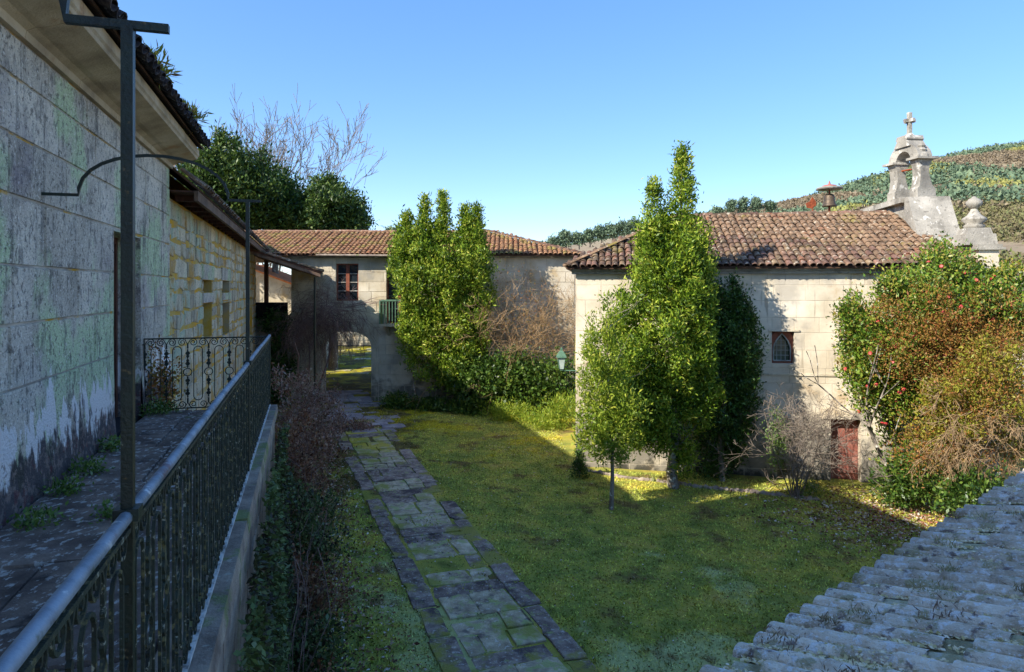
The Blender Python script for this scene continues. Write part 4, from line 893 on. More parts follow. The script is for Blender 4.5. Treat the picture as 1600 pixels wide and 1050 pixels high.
V, F = bed(FC3(-cov + .08 + 3.6, cov + .0, ce + .012), (CD.x, CD.y, 0), upC, CL - 4, slen - .1, TPC, .022); mk('channel_tiles', V, F, MT['dark_bed'], croof)
upS = (FC3(3.3, -cm, cr) - FC3(-cov, -cm, ce)).normalized(); sl2 = (FC3(3.3, -cm, cr) - FC3(-cov, -cm, ce)).length
def keepS(p):
    a, b = locC(p); t = (a + cov) / (3.3 + cov); lim = (cm + cov) * (1 - t); return abs(b + cm) < lim + .05
Ms = tile_rows(FC3(-cov - .07, cov - .1, ce + .01), (-FC.n.x, -FC.n.y, 0), upS, int((CW + 2 * cov) / TPC), TPC, int(sl2 / .32) + 1, .32, keepS, random.Random(82), .93)
place_tiles(croof, Ms, MT['tile'], near=0)
place_tiles(croof, ridge(croof, FC3(CL - 1.2, -cm, cr + .0), FC3(3.3, -cm, cr + .0), 0), MT['tile'], near=40)
place_tiles(croof, ridge(croof, FC3(-cov, cov, ce + .02), FC3(3.3, -cm, cr + .02), 0), MT['tile'], near=40)

# facade wall, parapet, corner pillar
GA0, GA1 = CL - 1.0, CL - .1            # thickness of the front wall
fz = lambda b: ce + (cr - ce) * (1 - abs(b + cm) / (cm + cov))
fac = MB().prism([(-.02, -.3), (-.02, 5.75), (-.35, 6.35), (-1.55, fz(-1.55) + .12), (-1.75, 7.25), (-2.35, 8.12), (-4.9, 8.12), (-5.2, 7.3), (-CW + .3, 6.3), (-CW + .0, 5.7), (-CW, -.3)], lambda b, z: FC(CL - .75, b, z), lambda b, z: FC(CL + .05, b, z)).build('facade', MT['white_granite'], ch)
MB().prism([(-1.5, fz(-1.5) + .05), (-1.62, fz(-1.5) + .28), (-2.2, 8.16), (-2.45, 8.16), (-2.45, 7.5)], lambda b, z: FC(CL - 1.06, b, z), lambda b, z: FC(CL + .12, b, z)).build('sloping_coping', MT['white_granite'], fac)
MB().box(CL - 1.15, CL + .1, -5.9, -2.46, 8.02, 8.19, FC).build('ledge_slab', MT['white_granite'], fac)
MB().box(CL - .95, CL + .02, -5.3, -2.6, 7.5, 8.018, FC).build('belfry_base', MT['white_granite'], fac)
pl = MB(); PB0, PB1 = FC.a(1527), FC.a(1558)
MB().box(PB0, PB1, -.75, .09, -.3, EYE + 1.02, FC).build('corner_pillar', MT['cream'], ch)
MB().box(PB0 - .09, PB1 + .13, -.86, .17, EYE + 1.022, EYE + 1.09, FC).box(PB0 - .05, PB1 + .07, -.8, .13, EYE + 1.092, EYE + 1.17, FC).build('pillar_cornice', MT['white_granite'], ch)
fp = Vector(FC((PB0 + PB1) / 2 - .08, -.5, EYE + 1.17)); fn_ = thing('stone_finial', 'white carved stone finial with ball top on the chapel corner pillar', 'finial', fp)
k_ = 19.0 / FPX
MB().box(-.40, .40, -.40, .40, 0, .30, lambda a, b, z: (fp.x + a * CD.x + b * CN.x, fp.y + a * CD.y + b * CN.y, fp.z + z), ch=.03).box(-.32, .32, -.32, .32, .30, .47, lambda a, b, z: (fp.x + a * CD.x + b * CN.x, fp.y + a * CD.y + b * CN.y, fp.z + z), ch=.04).build('plinth', MT['white_granite'], fn_)
MB().lathe([(.22, .45), (.27, .54), (.20, .60), (.31, .70), (.30, .74), (.17, .84), (.10, .95), (.075, 1.02)], fp, 12).build('flared_body', MT['white_granite'], fn_, True)
MB().lathe([(.08, 1.01), (.13, 1.05), (.195, 1.13), (.20, 1.20), (.13, 1.28), (.07, 1.31), (.05, 1.345), (.02, 1.36)], fp, 12).build('ball', MT['white_granite'], fn_, True)

# bell gable
bg = thing('bell_gable', 'weathered white stone bell gable with arched opening and cross above the chapel', 'belfry', FC(CL - .5, -cm, 8.19))

_tg = R(-7); _go = FC(CL - .56, -3.3, 0)
FG = Frame((_go[0], _go[1]), (math.cos(_tg), -math.sin(_tg)), (-math.sin(_tg), -math.cos(_tg)))
B0, B1, BC = .70, -.70, 0; Z0 = 8.19; a0_, a1_ = -.28, .28
zc = 9.05; hw = .34
# jambs
pier = [(a0_ + .02, Z0), (a0_ + .02, Z0 + .28), (a0_ + .08, Z0 + .34), (a0_ + .13, Z0 + .7), (a0_ + .10, Z0 + 1.0), (a0_ + .02, Z0 + 1.18), (a1_ - .02, Z0 + 1.18), (a1_ - .14, Z0 + 1.0), (a1_ - .16, Z0 + .75), (a1_ - .06, Z0 + .4), (a1_ + .06, Z0 + .28), (a1_ + .08, Z0)]
for b0_, b1_ in ((B0, BC + hw), (BC - hw, B1)): MB().prism(pier, lambda a, z: FG(a, b0_, z), lambda a, z: FG(a, b1_, z)).build('jamb', MT['white_granite'], bg)
NN = 12; m = MB()
for i in range(NN):
    t0, t1 = math.pi * i / NN, math.pi * (i+1) / NN; q = [(BC + hw * math.cos(t0), zc + .33 + hw * math.sin(t0)), (BC + hw * math.cos(t1), zc + .33 + hw * math.sin(t1)), (BC + .70 * math.cos(t1), zc + .33 + .60 * math.sin(t1)), (BC + .70 * math.cos(t0), zc + .33 + .60 * math.sin(t0))]
    MB().prism(q, lambda b, z: FG(a0_ + .06, b, z), lambda b, z: FG(a1_ - .04, b, z)).build('voussoir', MT['white_granite'], bg)
for b_ in (B0 + .02, B1 - .02):
    s_ = 1 if b_ > BC else -1; MB().box(a0_ - .07, a1_ + .07, min(b_ + .1 * s_, b_ - .42 * s_), max(b_ + .1 * s_, b_ - .42 * s_), Z0 + 1.18, Z0 + 1.25, FG).build('impost', MT['white_granite'], bg)
    pc = Vector(FG((a0_ + a1_) / 2, b_ - .2 * s_, Z0 + 1.25)); MB().lathe([(.21, 0), (.20, .1), (.12, .17), (.16, .24), (.09, .31), (.12, .37), (.07, .44), (.02, .46)], pc, 8).build('pinnacle', MT['white_granite'], bg)
MB().prism([(BC + .36, Z0 + 1.66), (BC + .22, Z0 + 1.86), (BC + .26, Z0 + 1.9), (BC + .22, Z0 + 2.02), (BC - .22, Z0 + 2.02), (BC - .26, Z0 + 1.9), (BC - .22, Z0 + 1.86), (BC - .36, Z0 + 1.66)], lambda b, z: FG(a0_ + .0, b, z), lambda b, z: FG(a1_ + .02, b, z)).build('pedestal', MT['white_granite'], bg)
cp = Vector(FG((a0_ + a1_) / 2, BC, Z0 + 2.0))
# the cross faces sideways along the ridge; its arms run across the wall
fx = lambda a, b, z: (cp.x + a * FG.d.x + b * FG.n.x, cp.y + a * FG.d.y + b * FG.n.y, cp.z + z)
cr_ = thing('stone_cross', 'stone cross standing on top of the bell gable', 'cross', cp)
MB().box(-.055, .055, -.055, .055, .022, .78, fx).build('shaft', MT['white_granite'], cr_)
MB().box(-.18, -.056, -.05, .05, .47, .57, fx).box(.056, .18, -.05, .05, .47, .57, fx).box(-.05, .05, -.2, -.056, .47, .57, fx).box(-.05, .05, .056, .2, .47, .57, fx).build('arms', MT['white_granite'], cr_)
MB().lathe([(.16, .022), (.12, .08), (.075, .12)], cp, 10).build('foot', MT['white_granite'], cr_)
MB().tube([FG((a0_ + a1_) / 2, BC + hw + .02, Z0 + .95), FG((a0_ + a1_) / 2, BC - hw - .02, Z0 + .98)], .03, 6).build('bell_beam', MT['rust'], bg)
# freestanding bell behind the ridge with a little roof
bp = P(1296, 330, 24.6); bell = thing('roof_bell', 'bronze bell under a small round red and white canopy behind the ridge', 'bell', bp)
MB().lathe([(.035, -.8), (.035, .42)], bp + Vector((0, 0, .0)), 8).build('pole', MT['rust'], bell)
MB().lathe([(.26, .17), (.255, .20), (.21, .27), (.185, .42), (.17, .55), (.12, .61), (.04, .63)], bp, 14).build('bell', MT['bronze'], bell, True)
MB().lathe([(.03, .6), (.03, .80)], bp, 8).build('hanger', MT['rust'], bell)
cn = MB().lathe([(.44, .78), (.46, .82), (.40, .86), (.02, .86)], bp, 16).build('canopy', MT['white_granite'], bell); MB().lathe([(.30, .862), (.22, .93), (.05, .97), (.03, 1.03), (.01, 1.1)], bp, 14).build('canopy_top', MT['reddoor'], bell)
vp = P(1270, 334, 24.6); vane = thing('rusty_vane', 'rusty red iron weather vane beside the roof bell', 'vane', vp)
MB().lathe([(.025, -.7), (.02, .5)], vp, 6).build('pole', MT['rust'], vane)
MB().prism([(-.22, .22), (-.05, .18), (.12, .3), (.1, .45), (-.02, .60), (-.10, .45), (-.25, .38)], lambda x, z: (vp.x + x, vp.y - .02, vp.z + z), lambda x, z: (vp.x + x, vp.y + .02, vp.z + z)).build('blade', MT['rust'], vane)
# lamp on the chapel corner
lp = Vector(FC(-.42, .05, FC.z(905, 578))); lamp = thing('wall_lamp', 'green four sided lantern on a bracket at the chapel corner', 'lamp', lp)
MB().tube([lp + Vector((0, 0, -.02)), Vector(FC(.02, .05, lp.z - .02))], .018, 6).build('bracket', MT['greenpaint'], lamp)
sq = lambda prof, m: MB().lathe(prof, lp, 4).build(m[0], MT[m[1]], lamp)
sq([(.06, -.02), (.07, .02), (.09, .03)], ('base', 'greenpaint')); sq([(.085, .03), (.15, .36)], ('glass', 'lampglass')); sq([(.20, .36), (.19, .40), (.10, .52), (.05, .56), (.05, .60), (.015, .66)], ('cap', 'greenpaint'))
for k_ in range(4):
    a_ = 2 * math.pi * (k_ + .5) / 4; MB().tube([lp + Vector((.088 * math.cos(a_), .088 * math.sin(a_), .03)), lp + Vector((.153 * math.cos(a_), .153 * math.sin(a_), .36))], .008, 4).build('corner_bar', MT['greenpaint'], lamp)
# bed edging in front of the chapel
eg = thing('bed_edging', 'line of small whitish edging stones in front of the chapel', 'edging', (5, 17.3, .15))
er = random.Random(90); n_ = 46
for i in range(n_):
    t = i / (n_ - 1); px_, py_ = 905 + t * 370, np.interp(t, [0, .18, .5, 1], [738, 750, 763, 778]); Zq = (EYE - .12) * FPX / (py_ - HOR); q = P(px_, py_, Zq); zg = ground_z(q.x, q.y)
    s_ = er.uniform(.07, .15); h_ = er.uniform(.05, .1); V, F = ico(1); V = V * np.array([s_, .07, h_]) * (1 + .15 * np.array([[er.uniform(-1, 1)] for _ in V])) + np.array([q.x, q.y, zg + .01])
    mk('edging_stone', V, F.tolist(), MT['kerb'], eg)
# white house corner far right
wh = thing('white_cottage', 'bit of a whitewashed cottage beyond the chapel at the right edge', 'house', (26, 33, -1))
MB().box(25.2, 31, 33, 38, -3, 4.2).build('wall', MT['cream'], wh); MB().prism([(24.9, 4.2), (28.1, 5.6), (31.3, 4.2)], lambda x, z: (x, 32.8, z), lambda x, z: (x, 38.2, z)).build('roof', MT['tile'], wh)

# ================================================================ NEAR ROOF, BOTTOM RIGHT
E1 = Vector((1.43, 4.63, 2.8)); ed = Vector((.7625, .647, 0)); uh = Vector((.647, -.7625, 0)); upN = (uh + Vector((0, 0, .24))).normalized()
nr = thing('frosted_outbuilding', 'low outbuilding with frosted lichen covered tile roof at the lower right', 'outbuilding', (5, 5, 0))
T0, T1, SL = -2.2, 10.5, 5.6
q = [E1 + ed * T0, E1 + ed * T1, E1 + ed * T1 + upN * SL, E1 + ed * T0 + upN * SL]
nroof = MB().hexa([v + Vector((0, 0, -.12)) for v in q], [v + Vector((0, 0, -.05)) for v in q]).build('roof', MT['bed'], nr)
V, F = bed(E1 + ed * T0 + upN * .03, ed, upN, T1 - T0, SL, .23, .03, 12)
V = [v + Vector((0, 0, .02 * mnoise.noise(v * 1.3) + .012 * mnoise.noise(v * 6))) for v in V]; mk('channel_tiles', V, F, MT['bed'], nroof, True)
Ms = tile_rows(E1 + ed * T0 + upN * -.06, ed, upN, int((T1 - T0) / .23), .23, 17, .33, None, random.Random(95), 1.0, .05)
TFLAT = tile_mesh(.46, .092, .078, .02, 6, .72)
nr_r = random.Random(96); Ms = [M for M in Ms if nr_r.random() > .14]
place_tiles(nroof, Ms, MT['tile_frost'], TFLAT)
ins = uh * .35
MB().hexa([tuple((E1 + ed * T0 + ins).xy) + (-.3,), tuple((E1 + ed * T1 + ins).xy) + (-.3,), tuple((E1 + ed * T1 + uh * 5.4).xy) + (-.3,), tuple((E1 + ed * T0 + uh * 5.4).xy) + (-.3,)],
    [tuple((E1 + ed * T0 + ins).xy) + (2.72,), tuple((E1 + ed * T1 + ins).xy) + (2.72,), tuple((E1 + ed * T1 + uh * 5.4).xy) + (3.8,), tuple((E1 + ed * T0 + uh * 5.4).xy) + (3.8,)]).build('wall', MT['wall2'], nr)

# ================================================================ PLANTS AND TREES
def trunk(name, pts, r, mat, parent, sides=8):
    T = tubes_poly(pts, r, sides); return mk(name, T[0].tolist(), T[1].tolist(), mat, parent, True)
def wob_line(p0, p1, n=6, w=.05):
    p0, p1 = Vector(p0), Vector(p1); return [p0.lerp(p1, i / n) + Vector((random.uniform(-w, w), random.uniform(-w, w), 0)) * (1 if 0 < i < n else 0) for i in range(n + 1)]
def gp(px, py, g=None):     # point on the ground under a place in the view
    Z = 20.
    for _ in range(8):
        x_ = (px - 800) / FPX * Z; Z = (EYE - G(x_, Z)) * FPX / (py - HOR)
    return Vector(((px - 800) / FPX * Z, Z, G((px - 800) / FPX * Z, Z)))

# tall laurel in front of the chapel
b = gp(1053, 762); Zt = b.y
t = thing('tall_laurel', 'tall sunlit laurel tree with two pointed tops in front of the chapel', 'tree', b)
trunk('trunk', wob_line(b - Vector((0, 0, .1)), P(1050, 560, Zt), 7, .06), [.16, .14, .12, .12, .11, .1, .09, .08], MT['bark'], t)
trunk('limb', wob_line(P(1052, 690, Zt), P(1020, 420, Zt), 6, .08), [.09, .08, .07, .06, .05, .04, .03], MT['bark'], t)
trunk('limb', wob_line(P(1052, 660, Zt), P(1066, 260, Zt), 8, .07), [.09, .085, .08, .07, .06, .05, .04, .03, .015], MT['bark'], t)
trunk('limb', wob_line(P(1050, 700, Zt), P(985, 560, Zt - .3), 6, .08), [.07, .06, .05, .05, .04, .03, .02], MT['bark'], t)
foliage('crown', [cb(1066, 390, 230, Zt, 36), cb(1021, 390, 284, Zt, 30), eb(1062, 420, Zt, 40, 80, .8), eb(1030, 430, Zt, 36, 76, .8), eb(1040, 540, Zt, 64, 120, 1.0), eb(1005, 600, Zt - .1, 46, 80, .8), eb(1055, 640, Zt, 36, 60, .7, .4), eb(1085, 500, Zt, 24, 100, .7), eb(1068, 720, Zt, 16, 26, .25, .14), eb(1000, 672, Zt - .2, 30, 26, .5, .35), eb(1030, 690, Zt, 24, 16, .4, .2), eb(984, 530, Zt, 28, 66, .6), eb(976, 610, Zt - .2, 26, 60, .5, .6), eb(1085, 600, Zt, 26, 70, .6, .6)], 104000, LM['laurel'], t, (.115, .042), 22, .085, .4, .18, sprays=260, sp=(.5, .10))
S = []
for k_ in range(34):
    py_ = 700 - k_ * 9; grow(S, P(1050 + rng.normal() * 8, py_, Zt), (rng.normal(), rng.normal(), .9), .42, .018, 2, .5, .3, (2, 3), .12, .62, 3, .005)
seg_obj('branches', S, MT['bark'], t)
# evergreen in its shade, which is also put into the dark leaf colour
b = gp(1128, 752); Zd = b.y + .2
t = thing('dark_evergreen', 'dark shaded evergreen beside the tall laurel against the chapel wall', 'tree', b)
trunk('trunk', wob_line(b - Vector((0, 0, .1)), P(1135, 500, Zd), 6, .05), [.09, .08, .07, .06, .05, .04, .03], MT['bark'], t)
foliage('crown', [eb(1132, 600, Zd, 42, 120, .7), eb(1150, 570, Zd, 30, 90, .6), cb(1145, 560, 435, Zd, 26), cb(1118, 560, 440, Zd, 24), cb(1168, 590, 476, Zd, 16), eb(1125, 690, Zd, 34, 46, .6)], 32000, LM['laurel_shade_dark'], t, (.10, .045), 12, .09, .5, .2, sprays=110, sp=(.5, .13))
# slim young tree
b = gp(955, 797); Zs = b.y
t = thing('slim_young_tree', 'slim young yellow green tree with thin pale trunk on the lawn', 'tree', b)
trunk('trunk', [b - Vector((0, 0, .1)), P(957, 740, Zs), P(956, 690, Zs), P(951, 640, Zs), P(950, 580, Zs), P(948, 500, Zs)], [.06, .045, .035, .03, .02, .01], MT['bark'], t)
S = []
for k_ in range(16):
    py_ = 720 - k_ * 15; grow(S, P(953, py_, Zs), (rng.normal(), rng.normal(), .9), .7, .010, 1, .5, .3, (1, 2), .1, .6, 3, .003)
seg_obj('branches', S, MT['bark'], t)
foliage('crown', [eb(945, 610, Zs, 32, 100, .55), cb(948, 590, 462, Zs, 26), eb(930, 650, Zs, 26, 64, .45), eb(970, 655, Zs, 28, 60, .45), cb(925, 560, 490, Zs, 12), eb(950, 700, Zs, 26, 24, .4, .3)], 13000, LM['bright'], t, (.10, .036), 9, .08, .1, .2, sprays=60, sp=(.5, .08))
# sucker shrub left of it
b = gp(906, 745); t = thing('small_dark_bush', 'small dark bush at the lawn edge left of the slim tree', 'bush', b)
foliage('leaves', [('c', b.x, b.y, None, b.z, b.z + .75, .24, 1)], 1300, LM['laurel_shade_dark'], t, (.07, .03), 8, .06, .2)
seg_obj('stems', [(np.array(b) + 0, np.array(b) + np.array([.06 * i - .1, .05, .55]), .012, .006) for i in range(4)], MT['bark'], t)

# laurel thicket on the gatehouse wall
Zl = 28.4; b = Vector((P(690, 600, Zl).x, Zl, G(-3, Zl)))
t = thing('laurel_thicket', 'big dense laurel bush with several spires against the gatehouse', 'bush', b)
foliage('crown', [eb(690, 445, Zl, 70, 80, 1.0), eb(672, 470, Zl - .2, 44, 75, .8), eb(725, 500, Zl, 42, 100, .9), eb(688, 545, Zl - .3, 58, 54, .8), eb(716, 580, Zl - .3, 30, 36, .6), cb(636, 400, 332, Zl, 16, 1.2), cb(664, 390, 308, Zl, 17, 1.4), cb(692, 380, 302, Zl, 17, 1.4), cb(727, 390, 322, Zl, 15, 1.2), cb(745, 400, 322, Zl, 16, 1.2), eb(645, 408, Zl, 34, 42, .7), eb(745, 440, Zl, 22, 76, .7)], 80000, LM['laurel'], t, (.145, .055), 20, .11, .4, .18, sprays=240, sp=(.65, .14))
S = []
for px_ in (650, 680, 705, 735): grow(S, (P(px_, 600, Zl).x, Zl, b.z), (0.05 * rng.normal(), .1, 1), 3.0, .06, 1, .25, .5, (2, 3), .08, .5, 4, .015)
seg_obj('stems', S, MT['bark'], t)
# ivy bank under it
b = Vector((P(770, 640, 27.6).x, 27.6, .3)); t = thing('ivy_bank', 'low bank of green ivy below the bare brown shrub', 'ivy', b)
foliage('leaves', [eb(760, 600, 27.6, 50, 40, .8), eb(820, 605, 27.4, 60, 40, .8), eb(870, 600, 27.2, 34, 50, .7), eb(800, 580, 27.8, 60, 30, .7), eb(740, 590, 27.8, 30, 40, .6)], 15000, LM['ivy'], t, (.13, .10), 10, .16, .4, .2, up=.2, zmin=.3)
seg_obj('stems', [(np.array(b) + np.array([i * .4 - 1.4, 0, -.2]), np.array(b) + np.array([i * .4 - 1.2, .3, 1.0]), .03, .015) for i in range(8)], MT['bark'], t)
b2 = gp(840, 672); t = thing('grassy_tuft_bank', 'sunlit yellow green weeds at the foot of the ivy', 'weeds', b2)
foliage('leaves', [eb(800, 645, 26.2, 45, 16, .7), eb(850, 660, 25, 40, 16, .7), eb(880, 640, 25.4, 30, 26, .6)], 6000, LM['bright'], t, (.14, .03), 9, .12, .2, .2, up=.9)
# bare brown shrub
Zb = 28.3; b = Vector((P(815, 600, Zb).x, Zb, .3)); t = thing('bare_brown_shrub', 'large leafless tan shrub beside the laurel on the gatehouse wall', 'shrub', b)
S = []
for k_ in range(20):
    px_ = rng.uniform(778, 885); p0 = P(px_, 600, Zb); grow(S, (p0.x, Zb + rng.uniform(-.1, .9), .5), ((px_ - 815) / 140 + .1 * rng.normal(), .15 * rng.normal(), 1), 2.15, .022, 4, .55, .06, (2, 3), .18, .68, 3, .005)
seg_obj('branches', S, MT['twig_tan'], t, 3)
foliage('dry_leaves', [eb(815, 500, Zb, 68, 85, 1.0)], 2600, LM['rustleaf'], t, (.06, .035), 4, .15, .2)
# wisteria tangle over the arch
Zw = 28.9; b = Vector((P(500, 520, Zw).x, Zw, .4)); t = thing('wisteria_tangle', 'leafless purple brown climber hanging in a mass left of the archway', 'climber', b)
S = []
for k_ in range(150):
    p0 = P(rng.normal(500, 22), rng.normal(498, 14), Zw + rng.normal() * .25); a_ = rng.uniform(-.3, math.pi + .3)
    grow(S, p0, (1.1 * math.cos(a_), -.3 * rng.random(), .8 * math.sin(a_) * (1 if rng.random() < .6 else -1)), .85, .014, 2, .5, -.45, (2, 3), .2, .72, 4, .005)
for px_ in (478, 486, 470): grow(S, (P(px_, 600, Zw).x, Zw, .4), (.05, 0, 1), 3.2, .05, 0, seg=5)
for k_ in range(7): grow(S, P(rng.uniform(520, 545), 480, Zw), (1, -.1, rng.uniform(-.1, .35)), 1.2, .012, 1, .3, -.05, (1, 2), .12, .6, 4, .006)
seg_obj('stems', S, MT['twig_purple'], t, 3)

# bare little tree by the chapel door
b = gp(1243, 778); Zg = b.y; t = thing('bare_little_tree', 'small leafless grey tree with many stems by the red door', 'tree', b)
S = []
for k_ in range(12): grow(S, b + Vector((rng.normal() * .07, rng.normal() * .07, -.05)), (.2 * rng.normal() + .03, .12 * rng.normal(), 1), 1.2, .022, 4, .6, .02, (2, 3), .15, .64, 3, .0045)
seg_obj('branches', S, MT['twig_grey'], t, 3)
foliage('sprouts', [eb(1262, 765, Zg, 16, 12, .25), eb(1215, 690, Zg + .4, 14, 50, .2)], 1500, LM['weed'], t, (.09, .03), 8, .08, .2)

# camellia and the bush in front of it
Zc = 16.9; b = Vector((P(1450, 770, Zc).x, Zc, G(10, Zc))); t = thing('camellia', 'big glossy camellia bush with red flowers at the chapel corner', 'bush', b)
CB = [eb(1480, 465, Zc, 72, 50, 1.0), eb(1420, 500, Zc, 62, 52, 1.0), eb(1362, 545, Zc - .1, 36, 60, .7), eb(1530, 490, Zc, 50, 60, .9), eb(1430, 580, Zc, 90, 60, 1.0), eb(1485, 425, Zc, 46, 24, .6), eb(1568, 500, Zc, 22, 44, .6), eb(1395, 620, Zc, 50, 40, .7), eb(1440, 700, Zc + .3, 60, 60, .7, .4), eb(1335, 500, Zc, 20, 24, .4, .2), eb(1345, 600, Zc, 22, 30, .4, .2), eb(1390, 452, Zc, 20, 20, .4, .2), eb(1575, 455, Zc, 16, 22, .3, .15)]
foliage('crown', CB, 64000, LM['camellia'], t, (.095, .048), 18, .12, .4, .24, sprays=170, sp=(.4, .13))
foliage('rusty_sprays', [eb(1455, 510, Zc - .75, 75, 42, .6), eb(1500, 560, Zc - .9, 66, 40, .6), eb(1540, 520, Zc - .6, 50, 50, .6), eb(1420, 560, Zc - .9, 40, 40, .5)], 22000, LM['rustleaf'], t, (.06, .03), 12, .14, .3, .25, sprays=80, sp=(.35, .1))
S = []
for k_ in range(5): grow(S, b + Vector((rng.normal() * .3, rng.normal() * .2, -.1)), (.35 * rng.normal(), .2 * rng.normal(), 1), 2.4, .06, 2, .5, .3, (2, 3), .1, .6, 4, .01)
seg_obj('stems', S, MT['bark'], t)
fm = mesh('flower', *(lambda: ([(0, 0, -.01)] + [(r_ * math.cos(a_), r_ * math.sin(a_), z_) for r_, z_ in ((.05, .01), (.035, .035)) for a_ in np.linspace(0, 2 * math.pi, 9)[:8]] + [(0, 0, .03)], [(0, 1 + k, 1 + (k+1) % 8) for k in range(8)] + [(1 + k, 1 + (k+1) % 8, 9 + (k+1) % 8, 9 + k) for k in range(8)] + [(17, 9 + (k+1) % 8, 9 + k) for k in range(8)]))(), tint=np.linspace(0, 1, 18)); fm.materials.append(LM['red'])
Cf, Of = sample_blobs(CB[:8], 150, .97, .24); n_ = 0
for p_, o_ in zip(Cf, Of):
    if o_[1] > .1: continue
    M = Vector(o_).to_track_quat('Z', 'Y').to_matrix().to_4x4(); M.translation = Vector(p_) + Vector(o_) * .1; link('flower', fm, None, t, M)
Zy = 15.2; b = Vector((P(1520, 790, Zy).x, Zy, G(10, Zy))); t = thing('yellow_leaved_bush', 'tangled tan stemmed bush with yellow green leaves before the camellia', 'bush', b)
S = []
for k_ in range(90):
    p0 = P(rng.uniform(1470, 1610), rng.uniform(600, 720), Zy + rng.normal() * .4); grow(S, p0, (-.8 + .5 * rng.normal(), -.4 + .3 * rng.normal(), .2 * rng.normal() - .15), .42, .009, 3, .5, -.25, (2, 3), .18, .72, 3, .004)
for k_ in range(6): grow(S, b + Vector((rng.normal() * .4, 1.0, 0)), (.2 * rng.normal(), 0, 1), 1.2, .03, 2, .5, .2, (2, 3), .1, .65, 4, .008)
seg_obj('stems', S, MT['twig_tan'], t, 3)
foliage('leaves', [eb(1555, 605, Zy, 60, 55, .8), eb(1505, 640, Zy - .2, 50, 40, .7), eb(1590, 670, Zy, 40, 45, .7), eb(1450, 670, Zy, 40, 26, .4, .1)], 15000, LM['yellow'], t, (.08, .038), 16, .10, .25, .2, sprays=50, sp=(.3, .1))
foliage('rusty_leaves', [eb(1560, 560, Zy + .3, 60, 60, .8), eb(1520, 620, Zy - .3, 70, 60, .8), eb(1480, 700, Zy, 90, 40, .8)], 11000, LM['rustleaf'], t, (.06, .03), 8, .14, .25)
b = gp(1445, 800); t = thing('low_dark_shrub', 'low dark leafy shrub under the yellow leaved bush', 'shrub', b)
foliage('leaves', [eb(1450, 745, 16.2, 70, 40, .8), eb(1520, 770, 14.6, 60, 36, .8), eb(1400, 765, 16.6, 30, 24, .5)], 7000, LM['ivy'], t, (.11, .05), 8, .12, .3)

# shrubs along the foot of the balcony wall
def hedge(name, label, a0_, a1_, h0, h1, n, mat, b0=2.3, dep=.75, leaf=(.075, .042), group=None):
    base = Vector(FB((a0_ + a1_) / 2, b0, 0)); base.z = G(base.x, base.y); t = thing(name, label, 'shrub', base, group); bl = []
    for a_ in np.arange(a0_, a1_, .8):
        h_ = h0 + (h1 - h0) * (a_ - a0_) / (a1_ - a0_); q = FB(a_, b0 + random.uniform(-.15, .15), 0); bl.append(('e', q[0], q[1], G(q[0], q[1]) + h_ * .45, .55, dep * random.uniform(.8, 1.1), h_ * .6 * random.uniform(.85, 1.1), h_))
    foliage('leaves', bl, n, mat, t, leaf, 9, .13, .3, .25, zmin=.12); S = []
    for a_ in np.arange(a0_, a1_, .35):
        q = FB(a_, b0 + random.uniform(-.3, .3), 0); grow(S, (q[0], q[1], G(q[0], q[1])), (.25 * rng.normal(), .25 * rng.normal(), 1), h1 * .42, .010, 2, .4, .3, (2, 3), .14, .6, 3, .0035)
    seg_obj('stems', S, MT['twig_purple'], t, 3)
def clump(name, label, a_, b_, r_, h_, n, mat, leaf=(.075, .042), tw=MT['twig_purple'], nt=9):
    q = Vector(FB(a_, b_, 0)); q.z = G(q.x, q.y); t = thing(name, label, 'shrub', q, 'shrubs along the balcony wall'); bl = []
    for k in range(4):
        dx, dy = random.uniform(-.5, .5) * r_, random.uniform(-.4, .4) * r_; hh = h_ * random.uniform(.55, 1.05); bl.append(('e', q.x + dx, q.y + dy, q.z + hh * .5, r_ * random.uniform(.4, .7), r_ * random.uniform(.4, .7), hh * .5, hh))
    foliage('leaves', bl, n, mat, t, leaf, 12, .10, .25, .3, zmin=.14, sprays=25, sp=(.3, .1)); S = []
    for k in range(nt): grow(S, q + Vector((random.uniform(-.5, .5) * r_, random.uniform(-.5, .5) * r_, 0)), (.3 * rng.normal(), .3 * rng.normal(), 1), h_ * .45, .010, 2, .45, .3, (2, 3), .14, .6, 3, .0035)
    seg_obj('stems', S, tw, t, 3)
clump('dry_shrub', 'tall dry shrub with withered leaves left of the archway path', 11.5, 2.2, 1.0, 2.5, 5000, LM['drybrown'])
clump('dry_shrub', 'tall withered brown shrub behind the balcony corner', 9.4, 2.0, 1.0, 2.7, 6000, LM['drybrown'])
clump('dry_shrub', 'twiggy purplish shrub just beyond the balcony corner', 7.2, 1.9, .9, 2.4, 5000, LM['drybrown'])
clump('dry_shrub', 'russet leaved shrub close to the balcony corner', 5.0, 1.9, .9, 2.2, 5000, LM['rustbrown'])
clump('dry_shrub', 'green and brown shrub right under the balcony corner', 2.6, 1.95, .9, 1.9, 5000, LM['hedgemix'])
clump('low_shrub', 'low russet shrub at the wall foot below the balcony corner', .8, 2.1, .7, 1.0, 3200, LM['rustbrown'])
clump('low_shrub', 'low green leafed shrub halfway along the balcony wall foot', -.8, 2.0, .6, .9, 2600, LM['hedgemix'])
clump('low_shrub', 'low brown withered plant near the lower picture edge by the wall foot', -2.4, 2.1, .65, .7, 2600, LM['rustbrown'])
m = 7000; aa = rng.uniform(-4, 12, m); bb = 1.8 + np.abs(rng.normal(size=m)) * .75; xx = FB.o.x + U.x * aa + Vn.x * bb; yy = FB.o.y + U.y * aa + Vn.y * bb
litter('wall_foot_litter', 'brown leaf litter along the foot of the balcony wall', 0, LM['litter'], xx, yy, .07)
